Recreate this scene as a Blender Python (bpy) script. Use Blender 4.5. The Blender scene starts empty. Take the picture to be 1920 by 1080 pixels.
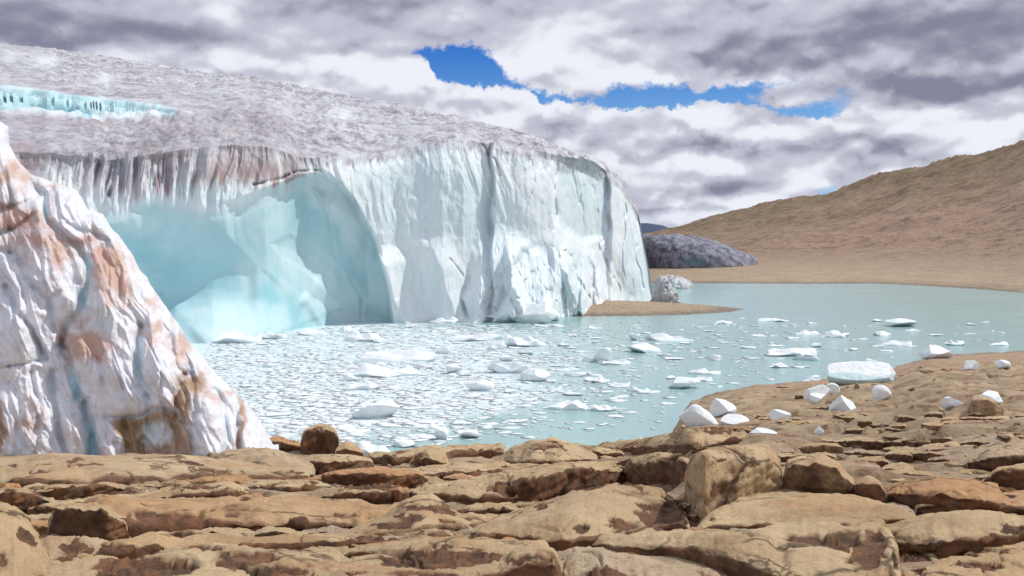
import bpy, math, random
import numpy as np
from mathutils import Vector
random.seed(7)
SC = bpy.context.scene
COL = SC.collection
# ------------------------------------------------------------------ camera model
F, CX, CY, HOR, CAMZ = 1663.0, 960.0, 540.0, 450.0, 8.0
TH = math.atan((CY - HOR) / F)
cT, sT = math.cos(TH), math.sin(TH)

def ray(px, py):
    """pixel of the 1920x1080 photograph -> (dx/dy, dz/dy) of the world ray"""
    X = (np.asarray(px, float) - CX) / F
    Y = (CY - np.asarray(py, float)) / F
    dy = cT + Y * sT
    dz = -sT + Y * cT
    return X / dy, dz / dy

def at(px, py, d):
    a, b = ray(px, py)
    return a * d, d + 0 * a, CAMZ + b * d

def proj(P):
    x, y, z = P[:, 0], P[:, 1], P[:, 2] - CAMZ
    dep = y * cT - z * sT
    up = y * sT + z * cT
    return CX + F * x / dep, CY - F * up / dep

cam = bpy.data.objects.new('camera', bpy.data.cameras.new('camera'))
COL.objects.link(cam)
cam.location = (0, 0, CAMZ)
cam.rotation_euler = (math.pi / 2 - TH, 0, 0)
cam.data.sensor_width = 36
cam.data.lens = 36 * F / 1920
cam.data.clip_end = 20000
cam.data.clip_start = 0.1
SC.camera = cam

# ------------------------------------------------------------------ numpy noise
_r = np.random.RandomState(11)
PERM = np.tile(_r.permutation(512), 3)
G3 = _r.normal(size=(512, 3)); G3 /= np.linalg.norm(G3, axis=1)[:, None]; G3 = G3.astype(np.float32)
RV = _r.rand(512, 4)

def _h(ix, iy, iz):
    return PERM[(PERM[(PERM[ix & 511] + iy) & 511] + iz) & 511]

def noise(P, s=1.0, seed=0):
    P = P * s + seed * 17.31
    I = np.floor(P).astype(np.int64); f = (P - I).astype(np.float32)
    u = f * f * f * (f * (f * 6 - 15) + 10)
    out = 0
    for dx in (0, 1):
        wx = u[:, 0] if dx else 1 - u[:, 0]
        for dy in (0, 1):
            wy = u[:, 1] if dy else 1 - u[:, 1]
            for dz in (0, 1):
                wz = u[:, 2] if dz else 1 - u[:, 2]
                g = G3[_h(I[:, 0] + dx, I[:, 1] + dy, I[:, 2] + dz)]
                out = out + wx * wy * wz * (g[:, 0] * (f[:, 0] - dx) + g[:, 1] * (f[:, 1] - dy) + g[:, 2] * (f[:, 2] - dz))
    return out * 1.6

def fbm(P, s=1.0, o=4, seed=0, gain=0.5, lac=2.07):
    t = 0; a = 1.0; n = 0
    for i in range(o):
        t = t + a * noise(P, s, seed + i * 3.7); n += a
        a *= gain; s *= lac
    return t / n

def ridged(P, s=1.0, o=4, seed=0, gain=0.5):
    t = 0; a = 1.0; n = 0
    for i in range(o):
        t = t + a * (1 - 2.2 * np.abs(noise(P, s, seed + i * 5.1))); n += a
        a *= gain; s *= 2.1
    return t / n

def cells(P, s=1.0, seed=0):
    """facet noise: each cell is its own tilted plane; also distance to the border (F2-F1)"""
    P = P * s + seed * 9.77
    I = np.floor(P).astype(np.int64)
    n = len(P)
    b1 = np.full(n, 9.0); b2 = np.full(n, 9.0); bid = np.zeros(n, np.int64); bd = np.zeros((n, 3))
    for dx in (-1, 0, 1):
        for dy in (-1, 0, 1):
            for dz in (-1, 0, 1):
                h = _h(I[:, 0] + dx, I[:, 1] + dy, I[:, 2] + dz)
                c = np.stack([I[:, 0] + dx + RV[h, 0], I[:, 1] + dy + RV[h, 1], I[:, 2] + dz + RV[h, 2]], 1)
                v = P - c
                q = np.sqrt((v * v).sum(1))
                m = q < b1
                b2 = np.where(m, b1, np.minimum(b2, q))
                bid = np.where(m, h, bid); bd = np.where(m[:, None], v, bd)
                b1 = np.where(m, q, b1)
    return (G3[bid] * bd).sum(1) * sst(0, 0.22, b2 - b1), b2 - b1, RV[bid, 3]

def sst(a, b, x):
    t = np.clip((x - a) / (b - a), 0, 1)
    return t * t * (3 - 2 * t)

def tab(x, pts):
    p = np.array(pts, float)
    return np.interp(x, p[:, 0], p[:, 1])

def polydist(x, y, poly, closed=True):
    """signed distance to a polygon in pixels, positive inside (or plain distance to a polyline)"""
    p = np.array(poly, float); n = len(p)
    best = np.full(x.shape, 1e9); ins = np.zeros(x.shape, bool)
    for i in range(n if closed else n - 1):
        ax, ay = p[i]; bx, by = p[(i + 1) % n]
        ex, ey = bx - ax, by - ay
        t = np.clip(((x - ax) * ex + (y - ay) * ey) / (ex * ex + ey * ey + 1e-9), 0, 1)
        q = (x - ax - t * ex) ** 2 + (y - ay - t * ey) ** 2
        best = np.minimum(best, q)
        if closed:
            c = ((ay > y) != (by > y)) & (x < (bx - ax) * (y - ay) / (by - ay + 1e-12) + ax)
            ins ^= c
    best = np.sqrt(best)
    return np.where(ins, best, -best) if closed else best

def blobs(x, y, L, warp=None):
    t = np.zeros(x.shape)
    for b in L:
        cx, cy, rx, ry = b[:4]; k = b[4] if len(b) > 4 else 1.0
        t = np.maximum(t, k * np.exp(-(((x - cx) / rx) ** 2 + ((y - cy) / ry) ** 2)))
    return t

def linedist(x, y, ln, reach):
    p = np.array(ln, float)
    m = (x > p[:, 0].min() - reach) & (x < p[:, 0].max() + reach) & (y > p[:, 1].min() - reach) & (y < p[:, 1].max() + reach)
    out = np.full(x.shape, 1e4)
    if m.any(): out[m] = polydist(x[m], y[m], ln, False)
    return out

# ------------------------------------------------------------------ mesh helpers
def mesh_obj(name, V, Fc, mat, attrs=None, parent=None, smooth=True):
    me = bpy.data.meshes.new(name)
    V = np.asarray(V, np.float32); Fc = np.asarray(Fc, np.int32)
    k = Fc.shape[1]
    me.vertices.add(len(V)); me.vertices.foreach_set('co', V.ravel())
    me.loops.add(Fc.size); me.loops.foreach_set('vertex_index', Fc.ravel())
    me.polygons.add(len(Fc))
    me.polygons.foreach_set('loop_start', np.arange(0, Fc.size, k, dtype=np.int32))
    me.polygons.foreach_set('loop_total', np.full(len(Fc), k, np.int32))
    me.polygons.foreach_set('use_smooth', np.full(len(Fc), smooth, bool))
    if attrs:
        for an, av in attrs.items():
            at_ = me.attributes.new(an, 'FLOAT', 'POINT')
            at_.data.foreach_set('value', np.asarray(av, np.float32))
    me.update(calc_edges=True); me.validate()
    me.materials.append(mat)
    o = bpy.data.objects.new(name, me); COL.objects.link(o)
    if parent: o.parent = parent
    return o

def grid_faces(nu, nv, wrap=False):
    i = np.arange(nu - 1 + (1 if wrap else 0))[:, None]; j = np.arange(nv - 1)[None, :]
    i2 = (i + 1) % nu
    a = i * nv + j; b = i2 * nv + j
    return np.stack([a, b, b + 1, a + 1], -1).reshape(-1, 4)

def gnormals(G):
    du = np.gradient(G, axis=0); dv = np.gradient(G, axis=1)
    n = np.cross(du, dv)
    return n / (np.linalg.norm(n, axis=2)[..., None] + 1e-9)

def tag(o, label=None, cat=None, group=None, kind=None):
    if label: o['label'] = label
    if cat: o['category'] = cat
    if group: o['group'] = group
    o['kind'] = kind or 'thing'
    return o

# ------------------------------------------------------------------ node expressions
class E:
    T = None
    def __init__(s, k): s.k = k
    def _m(s, op, o=None, o2=None):
        n = E.T.nodes.new('ShaderNodeMath'); n.operation = op
        for i, v in enumerate((s, o, o2)):
            if v is None: continue
            if isinstance(v, E): E.T.links.new(v.k, n.inputs[i])
            else: n.inputs[i].default_value = v
        return E(n.outputs[0])
    def __add__(s, o): return s._m('ADD', o)
    __radd__ = __add__
    def __mul__(s, o): return s._m('MULTIPLY', o)
    __rmul__ = __mul__
    def __sub__(s, o): return s._m('SUBTRACT', o)
    def __rsub__(s, o): return (s * -1.0) + o
    def __truediv__(s, o): return s._m('DIVIDE', o)
    def max(s, o): return s._m('MAXIMUM', o)
    def min(s, o): return s._m('MINIMUM', o)
    def abs(s): return s._m('ABSOLUTE')
    def pow(s, o): return s._m('POWER', o)
    def exp(s): return s._m('EXPONENT')
    def atan2(s, o): return s._m('ARCTAN2', o)
    def asin(s): return s._m('ARCSINE')

def node(t, **kw):
    n = E.T.nodes.new(t)
    for k, v in kw.items(): setattr(n, k, v)
    return n
def link(a, b): E.T.links.new(a.k if isinstance(a, E) else a, b)
def put(v, sock):
    if isinstance(v, E): link(v, sock)
    elif isinstance(v, (tuple, list)) and len(v) == 3 and sock.type == 'RGBA': sock.default_value = (*v, 1)
    else: sock.default_value = v
def vec(x, y, z):
    n = node('ShaderNodeCombineXYZ')
    for i, v in enumerate((x, y, z)): put(v, n.inputs[i])
    return E(n.outputs[0])
def xyz(v):
    n = node('ShaderNodeSeparateXYZ'); link(v, n.inputs[0])
    return [E(o) for o in n.outputs]
def nz(v, scale, detail=4, rough=0.55, dist=0.0, lac=2.0):
    n = node('ShaderNodeTexNoise'); link(v, n.inputs['Vector'])
    for k, q in (('Scale', scale), ('Detail', detail), ('Roughness', rough), ('Distortion', dist), ('Lacunarity', lac)):
        n.inputs[k].default_value = q
    return E(n.outputs['Fac'])
def voro(v, scale, feat='F1', rnd=1.0):
    n = node('ShaderNodeTexVoronoi', feature=feat); link(v, n.inputs['Vector'])
    n.inputs['Scale'].default_value = scale; n.inputs['Randomness'].default_value = rnd
    return E(n.outputs['Distance'])
def ss(a, b, x):
    n = node('ShaderNodeMapRange', interpolation_type='SMOOTHSTEP')
    link(x, n.inputs['Value']); put(a, n.inputs['From Min']); put(b, n.inputs['From Max'])
    return E(n.outputs['Result'])
def mix(f, a, b):
    n = node('ShaderNodeMix', data_type='RGBA')
    put(f, n.inputs[0]); put(a, n.inputs[6]); put(b, n.inputs[7])
    return E(n.outputs[2])
def cscale(c, f):
    n = node('ShaderNodeMix', data_type='RGBA', blend_type='MULTIPLY')
    n.inputs[0].default_value = 1; put(c, n.inputs[6])
    g = node('ShaderNodeCombineColor')
    for i in range(3): put(f, g.inputs[i])
    link(g.outputs[0], n.inputs[7])
    return E(n.outputs[2])
def curve(x, pts, x0, x1):
    """piecewise-smooth function of x given at points"""
    n = node('ShaderNodeFloatCurve'); cm = n.mapping; c = cm.curves[0]
    lo = min(p[1] for p in pts); hi = max(p[1] for p in pts)
    P = [((p[0] - x0) / (x1 - x0), (p[1] - lo) / (hi - lo)) for p in pts]
    c.points[0].location = P[0]; c.points[1].location = P[-1]
    for q in P[1:-1]: c.points.new(*q)
    for q in c.points: q.handle_type = 'AUTO_CLAMPED'
    cm.update()
    link((x - x0) * (1.0 / (x1 - x0)), n.inputs['Value'])
    return E(n.outputs['Value']) * (hi - lo) + lo
def attr(name):
    n = node('ShaderNodeAttribute', attribute_name=name)
    return E(n.outputs['Fac'])
def objpos():
    return E(node('ShaderNodeNewGeometry').outputs['Position'])
def sc3(v, a, b, c):
    x, y, z = xyz(v); return vec(x * a, y * b, z * c)
def material(name, build):
    m = bpy.data.materials.new(name); m.use_nodes = True
    E.T = m.node_tree; E.T.nodes.clear()
    b = node('ShaderNodeBsdfPrincipled'); o = node('ShaderNodeOutputMaterial')
    link(b.outputs[0], o.inputs[0])
    r = build(b)
    if r: # (height, distance, strength)
        for (h, dist, st) in [r] if isinstance(r, tuple) else r:
            n = node('ShaderNodeBump'); n.inputs['Distance'].default_value = dist; n.inputs['Strength'].default_value = st
            link(h, n.inputs['Height'])
            if b.inputs['Normal'].links: link(b.inputs['Normal'].links[0].from_socket, n.inputs['Normal'])
            link(n.outputs[0], b.inputs['Normal'])
    return m

# ------------------------------------------------------------------ world: Nishita sky behind layered clouds
SUN_DIR = Vector((0.62, 0.20, 0.78)).normalized()
SUN_EL = math.asin(SUN_DIR.z); SUN_AZ = math.atan2(SUN_DIR.x, SUN_DIR.y)
world = bpy.data.worlds.new('World'); SC.world = world; world.use_nodes = True
world.cycles.sampling_method = 'MANUAL'; world.cycles.sample_map_resolution = 512
E.T = world.node_tree; E.T.nodes.clear()
sky = node('ShaderNodeTexSky', sky_type='NISHITA', sun_disc=False)
sky.sun_elevation = SUN_EL; sky.sun_rotation = SUN_AZ; sky.altitude = 5000; sky.air_density = 1.0; sky.dust_density = 0.3; sky.ozone_density = 2.0
D = E(node('ShaderNodeTexCoord').outputs['Generated'])
dx, dy, dz = xyz(D)
az = dx.atan2(dy); el = dz.max(-0.999).min(0.999).asin()
# work in degrees; the photograph spans az -30..30, el -20..15
A = az * 57.2958; L = el * 57.2958
def ae(px, py):
    a, b = ray(px, py)
    return math.degrees(math.atan(a)), math.degrees(math.atan(b / math.sqrt(1 + a * a)))
P2 = vec(A, L, 0.0)
P2s = vec(A * 0.55, L, 0.0)
w1 = nz(vec(A * 0.7, L, 3.0), 0.42, 5, 0.62) - 0.5
w2 = nz(vec(A, L, 9.0), 1.3, 4, 0.6) - 0.5
bil = (nz(vec(A * 0.8, L, 5.0), 0.9, 5, 0.5) - 0.5).abs() * 2.0
up = curve(A, [ae(x, y) for x, y in [(300, 84), (700, 88), (765, 92), (800, 84), (870, 78), (912, 92), (935, 118), (955, 140), (1000, 162), (1080, 176), (1130, 170), (1150, 156), (1280, 152), (1308, 172), (1335, 158), (1480, 150), (1600, 160), (1900, 160)]], -21, 30)
lo = curve(A, [ae(x, y) for x, y in [(300, 90), (700, 92), (765, 96), (800, 112), (822, 150), (880, 160), (950, 165), (1002, 172), (1015, 194), (1060, 190), (1150, 204), (1250, 202), (1330, 190), (1420, 200), (1480, 216), (1565, 218), (1625, 165), (1900, 160)]], -21, 30)
w3 = nz(vec(A * 1.1, L * 1.4, 13.0), 1.7, 5, 0.65) - 0.5
g_up = ss(-0.10, 0.45, up - L + w2 * 0.9 + w1 * 0.5 + w3 * 1.1)
g_lo = ss(-0.06, 0.22, L - lo + w2 * 0.8 + w3 * 0.9 - bil * 0.35 + 0.12)
inaz = ss(ae(755, 90)[0], ae(790, 90)[0], A) * ss(ae(1620, 200)[0], ae(1550, 200)[0], A)
Aw = A + w1 * 3.0; Lw = L + (nz(vec(A * 0.5, L, 21.0), 0.5, 5, 0.55) - 0.5) * 1.9
def gb(px, py, rx, ry):
    a, l = ae(px, py)
    return ((((Aw - a) * (1 / rx)).pow(2.0) + ((Lw - l) * (1 / ry)).pow(2.0)) * -1.0).exp()
wisp = gb(1500, 178, 2.2, 0.75) * 1.3
gap = g_up * g_lo * inaz * ss(0.75, 0.25, wisp + w2 * 1.0)
gap2 = ss(0.55, 0.95, gb(1550, 352, 1.6, 0.6) + gb(1465, 385, 1.2, 0.3) * 0.4 + w2 * 0.8) * 0.6
behind = ss(0.60, 0.72, nz(D, 2.3, 5, 0.55)) * ss(34.0, 60.0, A.abs() + ss(18, 40, L) * 40.0)
gap = gap.max(gap2).max(behind)
# cloud light and dark
tops = ss(1.9, 0.0, lo - L) * ss(12.0, 10.0, L)            # sunlit heads under the gap
rows = (nz(vec(A * 0.16, L * 0.9, 2.0), 0.8, 3, 0.5) - 0.5)
puff = nz(vec(A * 0.5, L * 0.9, 7.0), 0.42, 4, 0.48)
puff2 = nz(vec(A * 0.5 + 0.12, (L - 0.42) * 0.9, 7.0), 0.42, 4, 0.48)
lit = (puff - puff2) * 2.2
lay = 0.0
for (px, py, rx, ry, k) in [
    (110, 60, 9, 1.6, -.34), (40, 30, 8, 1.6, -.12), (870, 12, 13, 1.5, -.20), (700, 55, 6, 1.4, -.14), (980, 60, 5, 1.5, .14),
    (1260, 108, 9, 1.4, .02), (1350, 100, 6, 1.3, -.10), (1600, 110, 11, 1.8, -.24), (1700, 40, 10, 1.6, -.22), (1750, 170, 7, 0.9, -.36), (1880, 75, 5, 3, -.12),
    (640, 130, 4.5, 1.3, .16), (770, 140, 2.2, 1.1, .30), (520, 120, 3, 1.4, .08), (430, 30, 1.2, 2.0, .20), (300, 105, 4, .7, .22), (380, 60, 4, 1.4, -.06),
    (1050, 45, 3, 1.5, .14), (1130, 130, 5, .9, .12), (1560, 180, 1.7, .8, .10), (1620, 145, 1.5, 1.2, .08),
    (960, 178, 3.0, .7, .26), (1110, 222, 4.0, .7, .16), (1330, 212, 3.2, .7, .24), (1450, 245, 4.4, .7, .06), (1660, 232, 3.8, .6, .20), (1860, 250, 3.0, .8, .26),
    (1080, 265, 5, .7, -.22), (1330, 278, 6, .55, -.26), (1640, 265, 5, .7, -.24), (1740, 300, 5, .5, -.16), (1200, 312, 4, .5, .14), (1400, 310, 5, .6, .10),
    (1300, 355, 5, .45, -.22), (1480, 330, 2.0, .5, .10), (1330, 380, 4, .35, .18), (1250, 395, 4, .25, -.12), (1420, 380, 1.6, .3, .18), (1500, 355, 1.4, .5, .12), (1250, 415, 4, .25, .10)]:
    lay = gb(px, py, rx, ry) * k + lay
vc = lambda o: voro(vec(Aw * 0.5 + w2 * 0.5, (L + o) * 0.8 + w2 * 0.5, 1.0), 0.75, 'SMOOTH_F1') + voro(vec(Aw * 1.1 + w2, (L + o) * 1.5 + w2, 4.0), 0.8, 'SMOOTH_F1') * 0.30
heads = (vc(-0.35) * -1.0 + vc(0.25)) * (ss(13.0, 9.5, L) * 0.6 + 0.4)
V = heads * 0.95 + lay * 1.2 + rows * 0.12 + lit * 0.42 + (puff - 0.5) * 0.22 + tops * 0.06 + 0.70
lum = ss(0.14, 0.98, V)
ccol = mix(lum, (0.235, 0.24, 0.34), (0.86, 0.88, 0.95))
mid = mix(ss(0.25, 0.6, lum) * ss(1.0, 0.6, lum) * 0.5, ccol, (0.50, 0.50, 0.63))
low = ss(3.0, -0.5, L)
mid = mix(low * 0.35, mid, (0.62, 0.74, 0.88))
ccol10 = cscale(mid, 10.0)
blue = mix(0.88, E(sky.outputs[0]), cscale(mix(ss(14.0, 2.0, L), (0.012, 0.155, 0.62), (0.30, 0.62, 0.90)), 10.0))
fin = mix(gap, ccol10, blue)
fin = mix(ss(-0.5, -3.0, L), fin, (2.2, 2.0, 1.8))
bg = node('ShaderNodeBackground'); bg.inputs['Strength'].default_value = 0.1
link(fin, bg.inputs['Color']); wo = node('ShaderNodeOutputWorld'); link(bg.outputs[0], wo.inputs[0])

sd = bpy.data.lights.new('sun', 'SUN'); sd.energy = 3.05; sd.angle = math.radians(0.6); sd.color = (1.0, 0.955, 0.89)
sun = bpy.data.objects.new('sun', sd); COL.objects.link(sun)
sun.rotation_euler = SUN_DIR.to_track_quat('Z', 'Y').to_euler()

# ------------------------------------------------------------------ materials
def m_ice(b):
    P = objpos()
    dirt = attr('dirt'); blue = attr('blue'); grit = attr('grit')
    n = nz(P, 1.3, 6, 0.6); n2 = nz(P, 9.0, 5, 0.65)
    streak = nz(sc3(P, 1.6, 1.6, 0.12), 1.0, 6, 0.6)
    c = mix(ss(0.35, 0.7, streak), (0.70, 0.775, 0.805), (0.81, 0.84, 0.855))
    c = mix(blue, c, mix(ss(0.40, 0.62, nz(P, 0.16, 5, 0.5, 0.8)), (0.30, 0.58, 0.64), (0.49, 0.70, 0.745)))
    dc = mix(ss(0.35, 0.65, nz(P, 0.35, 4, 0.6)), (0.37, 0.245, 0.225), (0.33, 0.26, 0.275))
    d = ss(0.0, 1.0, dirt + (n2 - 0.5) * 0.55 * ss(0.02, 0.3, dirt))
    c = mix(d, c, dc)
    gc = mix(ss(0.36, 0.64, nz(P, 1.8, 7, 0.78)), (0.19, 0.183, 0.205), (0.46, 0.452, 0.50))
    gc = mix(ss(0.54, 0.66, nz(sc3(P, 1.0, .35, 1), 0.5, 6, 0.7, 1.0)) * 0.6, gc, (0.17, 0.155, 0.18))
    gc = mix(ss(0.45, 0.62, nz(sc3(P, .5, 1, 1), 0.12, 5, 0.65)) * 0.3, gc, (0.66, 0.66, 0.71))
    c = mix(grit, c, gc)
    put(c, b.inputs['Base Color'])
    b.inputs['Roughness'].default_value = 0.55
    b.inputs['Specular IOR Level'].default_value = 0.35
    return [(nz(sc3(P, 1, 1, .5), 0.9, 7, 0.58), 0.3, 0.25), (n2, 0.06, 0.25)]
M_GLAC = material('glacier_ice', m_ice)

def m_nearice(b):
    P = objpos()
    dirt = attr('dirt'); blue = attr('blue'); grit = attr('grit')
    n2 = nz(P, 5.0, 7, 0.7); n3 = nz(sc3(P, 3.0, 3.0, 0.7), 1.0, 6, 0.65)
    c = mix(ss(0.3, 0.7, n3), (0.62, 0.655, 0.73), (0.80, 0.80, 0.835))
    c = mix(blue, c, (0.36, 0.66, 0.72))
    d = ss(0.12, 0.85, dirt + (n2 - 0.5) * 0.9 * ss(0.05, 0.3, dirt) + (n3 - 0.5) * 0.4 * ss(0.05, 0.3, dirt))
    c = mix(d, c, mix(grit, mix(ss(0.3, 0.7, nz(P, 0.8, 3)), (0.54, 0.36, 0.33), (0.52, 0.37, 0.28)), (0.33, 0.23, 0.14)))
    put(c, b.inputs['Base Color'])
    b.inputs['Roughness'].default_value = 0.5
    b.inputs['Specular IOR Level'].default_value = 0.35
    return [(nz(P, 2.0, 7, 0.55), 0.08, 0.35), (nz(P, 14.0, 5, 0.6), 0.012, 0.3)]
M_NEAR = material('stained_ice', m_nearice)

def m_floe(b):
    P = objpos()
    n = nz(P, 1.8, 6, 0.6)
    c = mix(ss(0.3, 0.7, n), (0.70, 0.80, 0.83), (0.88, 0.90, 0.92))
    c = mix(attr('blue') * 0.8, c, (0.34, 0.60, 0.64))
    put(c, b.inputs['Base Color']); b.inputs['Roughness'].default_value = 0.5
    return [(nz(P, 3.0, 7, 0.65), 0.12, 0.5)]
M_FLOE = material('floe_ice', m_floe)

def m_brash(b):
    P = objpos()
    c = mix(ss(0.35, 0.65, nz(P, 1.1, 5, 0.6)), (0.68, 0.79, 0.81), (0.87, 0.91, 0.92))
    put(c, b.inputs['Base Color']); b.inputs['Roughness'].default_value = 0.6
    return (nz(P, 5.0, 5, 0.6), 0.05, 0.5)
M_BRASH = material('brash_ice', m_brash)

def m_water(b):
    P = objpos()
    x, y, z = xyz(P)
    sl = attr('slush')
    n = nz(sc3(P, 0.5, 0.5, 1), 1.0, 8, 0.68)
    n2 = nz(sc3(P, 1.8, 1.8, 1), 1.0, 6, 0.7)
    m = ss(0.05, 0.52, sl * 0.75 + (n - 0.5) * 0.9 + (n2 - 0.5) * 0.5)
    c = mix(m * 0.88, mix(ss(0.3, 0.7, nz(P, 0.05, 4)), (0.285, 0.46, 0.46), (0.325, 0.49, 0.485)), (0.70, 0.80, 0.84))
    put(c, b.inputs['Base Color'])
    put(m * 0.4 + 0.16, b.inputs['Roughness'])
    b.inputs['Specular IOR Level'].default_value = 0.4
    b.inputs['IOR'].default_value = 1.33
    return [(nz(sc3(P, 0.8, 2.2, 1), 1.0, 6, 0.6), 0.10, 0.45), (n2 * m, 0.15, 0.6)]
M_WATER = material('milky_water', m_water)

def rockmat(b, ground=False):
    P = objpos()
    tone = attr('tone'); br = attr('brown')
    n = nz(P, 1.1, 7, 0.6); n2 = nz(P, 6.0, 7, 0.68); n3 = nz(P, 38.0, 5, 0.7)
    lay_ = nz(sc3(P, 0.8, 0.8, 7.0), 1.0, 6, 0.6, 0.6)
    tan_ = mix(ss(0.3, 0.72, n), (0.40, 0.285, 0.16), (0.56, 0.43, 0.26))
    gry = mix(ss(0.3, 0.7, n), (0.33, 0.255, 0.19), (0.44, 0.34, 0.245))
    org = mix(ss(0.3, 0.7, n2), (0.38, 0.19, 0.085), (0.52, 0.31, 0.155))
    c = mix(ss(0.35, 0.0, tone), tan_, gry)
    c = mix(ss(0.6, 1.0, tone), c, org)
    c = mix(ss(0.54, 0.66, nz(P, 0.75, 5, 0.6, 0.5)) * 0.45, c, org)
    c = mix(ss(0.48, 0.70, lay_) * 0.45, c, (0.26, 0.15, 0.08))
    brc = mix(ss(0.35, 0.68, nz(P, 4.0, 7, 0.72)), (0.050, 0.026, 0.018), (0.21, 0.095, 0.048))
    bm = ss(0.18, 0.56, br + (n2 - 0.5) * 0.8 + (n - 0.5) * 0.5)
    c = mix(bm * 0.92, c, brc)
    lich = ss(0.60, 0.72, nz(P, 3.1, 8, 0.75)) * ss(0.45, 0.6, nz(P, 0.7, 2))
    c = mix(lich * bm * 0.6, c, (0.42, 0.36, 0.31))
    c = cscale(c, (n3 - 0.5) * 0.7 + 1.0)
    crk = ss(0.035, 0.0, voro(vec(*[q + w_ for q, w_ in zip(xyz(P), [(n2 - 0.5) * 0.35] * 3)]), 0.9, 'DISTANCE_TO_EDGE')) * ss(0.48, 0.56, nz(P, 0.55, 3))
    c = mix(crk * 0.8, c, (0.07, 0.045, 0.03))
    pits = ss(0.16, 0.05, voro(P, 3.3)) * ss(0.5, 0.62, n)
    c = mix(pits * 0.6, c, (0.13, 0.08, 0.05))
    put(c, b.inputs['Base Color']); b.inputs['Roughness'].default_value = 0.85
    b.inputs['Specular IOR Level'].default_value = 0.2
    return [(n2 + lay_ * 0.5 - crk * 0.5, 0.09, 0.6), (n3, 0.015, 0.7)]
M_ROCK = material('sandstone', rockmat)

def m_ground(b):
    P = objpos()
    far = attr('far'); rocky = attr('rocky')
    # near rock shelf
    n = nz(P, 0.9, 7, 0.62); n2 = nz(P, 6.0, 6, 0.68); n3 = nz(P, 30.0, 4, 0.7)
    rc = mix(ss(0.3, 0.7, n), (0.30, 0.21, 0.13), (0.50, 0.385, 0.25))
    rc = mix(ss(0.52, 0.64, nz(P, 1.7, 7, 0.7)) * 0.8, rc, (0.16, 0.085, 0.048))
    sand = mix(ss(0.3, 0.7, n), (0.36, 0.245, 0.16), (0.44, 0.315, 0.21))
    sand = mix(ss(0.60, 0.72, n2) * 0.6, sand, (0.20, 0.13, 0.09))
    near = mix(rocky, sand, rc)
    near = cscale(near, (n3 - 0.5) * 0.6 + 1.0)
    # far hill
    h1 = nz(P, 0.012, 6, 0.6); h2 = nz(P, 0.16, 7, 0.72); h3 = nz(P, 0.7, 4, 0.7)
    hc = mix(ss(0.38, 0.62, h1), (0.35, 0.25, 0.175), (0.40, 0.275, 0.20))
    olive = attr('olive')
    hc = mix(olive * ss(0.25, 0.6, h2), hc, (0.20, 0.155, 0.085))
    hc = mix(ss(0.50, 0.62, h2) * 0.7, hc, (0.19, 0.13, 0.085))
    hc = mix(ss(0.56, 0.62, nz(P, 0.45, 6, 0.78)) * 0.75, hc, (0.13, 0.09, 0.06))
    hc = mix(ss(0.55, 0.7, nz(sc3(P, 1, 1, 3), 0.06, 6, 0.7)) * 0.45, hc, (0.46, 0.33, 0.24))
    hc = mix(ss(0.62, 0.72, h3) * 0.5, hc, (0.11, 0.065, 0.045))
    hc = mix(attr('beach'), hc, mix(ss(0.35, 0.65, h2), (0.44, 0.34, 0.235), (0.52, 0.41, 0.29)))
    c = mix(far, near, hc)
    wet = ss(0.38, 0.08, xyz(P)[2] + (n - 0.5) * 0.3)
    c = mix(wet * 0.75, c, cscale(c, 0.42))
    put(c, b.inputs['Base Color']); put(0.9 - wet * 0.5, b.inputs['Roughness'])
    b.inputs['Specular IOR Level'].default_value = 0.25
    return [(n2, 0.12, 0.8), (n3, 0.03, 0.8), (nz(P, 0.35, 6, 0.75) * far, 2.2, 0.8)]
M_GROUND = material('ground', m_ground)

def m_far(b):
    P = objpos()
    put(mix(nz(P, 0.01, 4), (0.03, 0.05, 0.10), (0.045, 0.07, 0.13)), b.inputs['Base Color'])  # distance haze painted into the albedo as dark blue
    b.inputs['Roughness'].default_value = 1.0
M_FAR = material('far_slope', m_far)

# ------------------------------------------------------------------ ground
def px2a(x): return (np.asarray(x, float) - CX) / F
DS = [(px2a(x), d) for x, d in [(-600, 33), (500, 33), (900, 32.5), (1000, 33), (1200, 34), (1262, 36), (1300, 44), (1420, 48.4), (1540, 50.5), (1680, 55), (1750, 61), (1920, 63.5), (2500, 70)]]
DS2 = [(px2a(x), d) for x, d in [(1000, 185), (1225, 163), (1640, 162), (1700, 157), (1800, 146), (1920, 133), (2300, 118), (3500, 100)]]
RIDGE = [(1100, 445), (1215, 441), (1240, 437), (1275, 430), (1330, 412), (1400, 395), (1440, 385), (1480, 376), (1530, 370), (1545, 367), (1630, 340), (1700, 320), (1780, 305), (1840, 295), (1900, 278), (1920, 273), (2100, 230), (2600, 150)]
DR = [(1100, 700), (1275, 640), (1530, 520), (1700, 430), (1920, 360), (2600, 320)]
RID = [(px2a(x), y) for x, y in RIDGE]; DRR = [(px2a(x), y) for x, y in DR]

def base_drop(a, d):
    ds = tab(a, DS)
    k = 6.0 / (ds - 5.2)
    return 2.0 + k * (d - 5.2)

def hitground(px, py):
    """depth (world y) where the pixel's ray first meets the near ground or the water"""
    a, b = ray(px, py)
    t = -b
    ds = tab(a, DS); k = 6.0 / (ds - 5.2)
    dg = np.where(t > k + 1e-4, (2.0 - 5.2 * k) / np.maximum(t - k, 1e-4), 1e9)
    dw = CAMZ / np.maximum(t, 1e-4)
    return np.minimum(np.where(dg > 0, dg, 1e9), dw)

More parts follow.
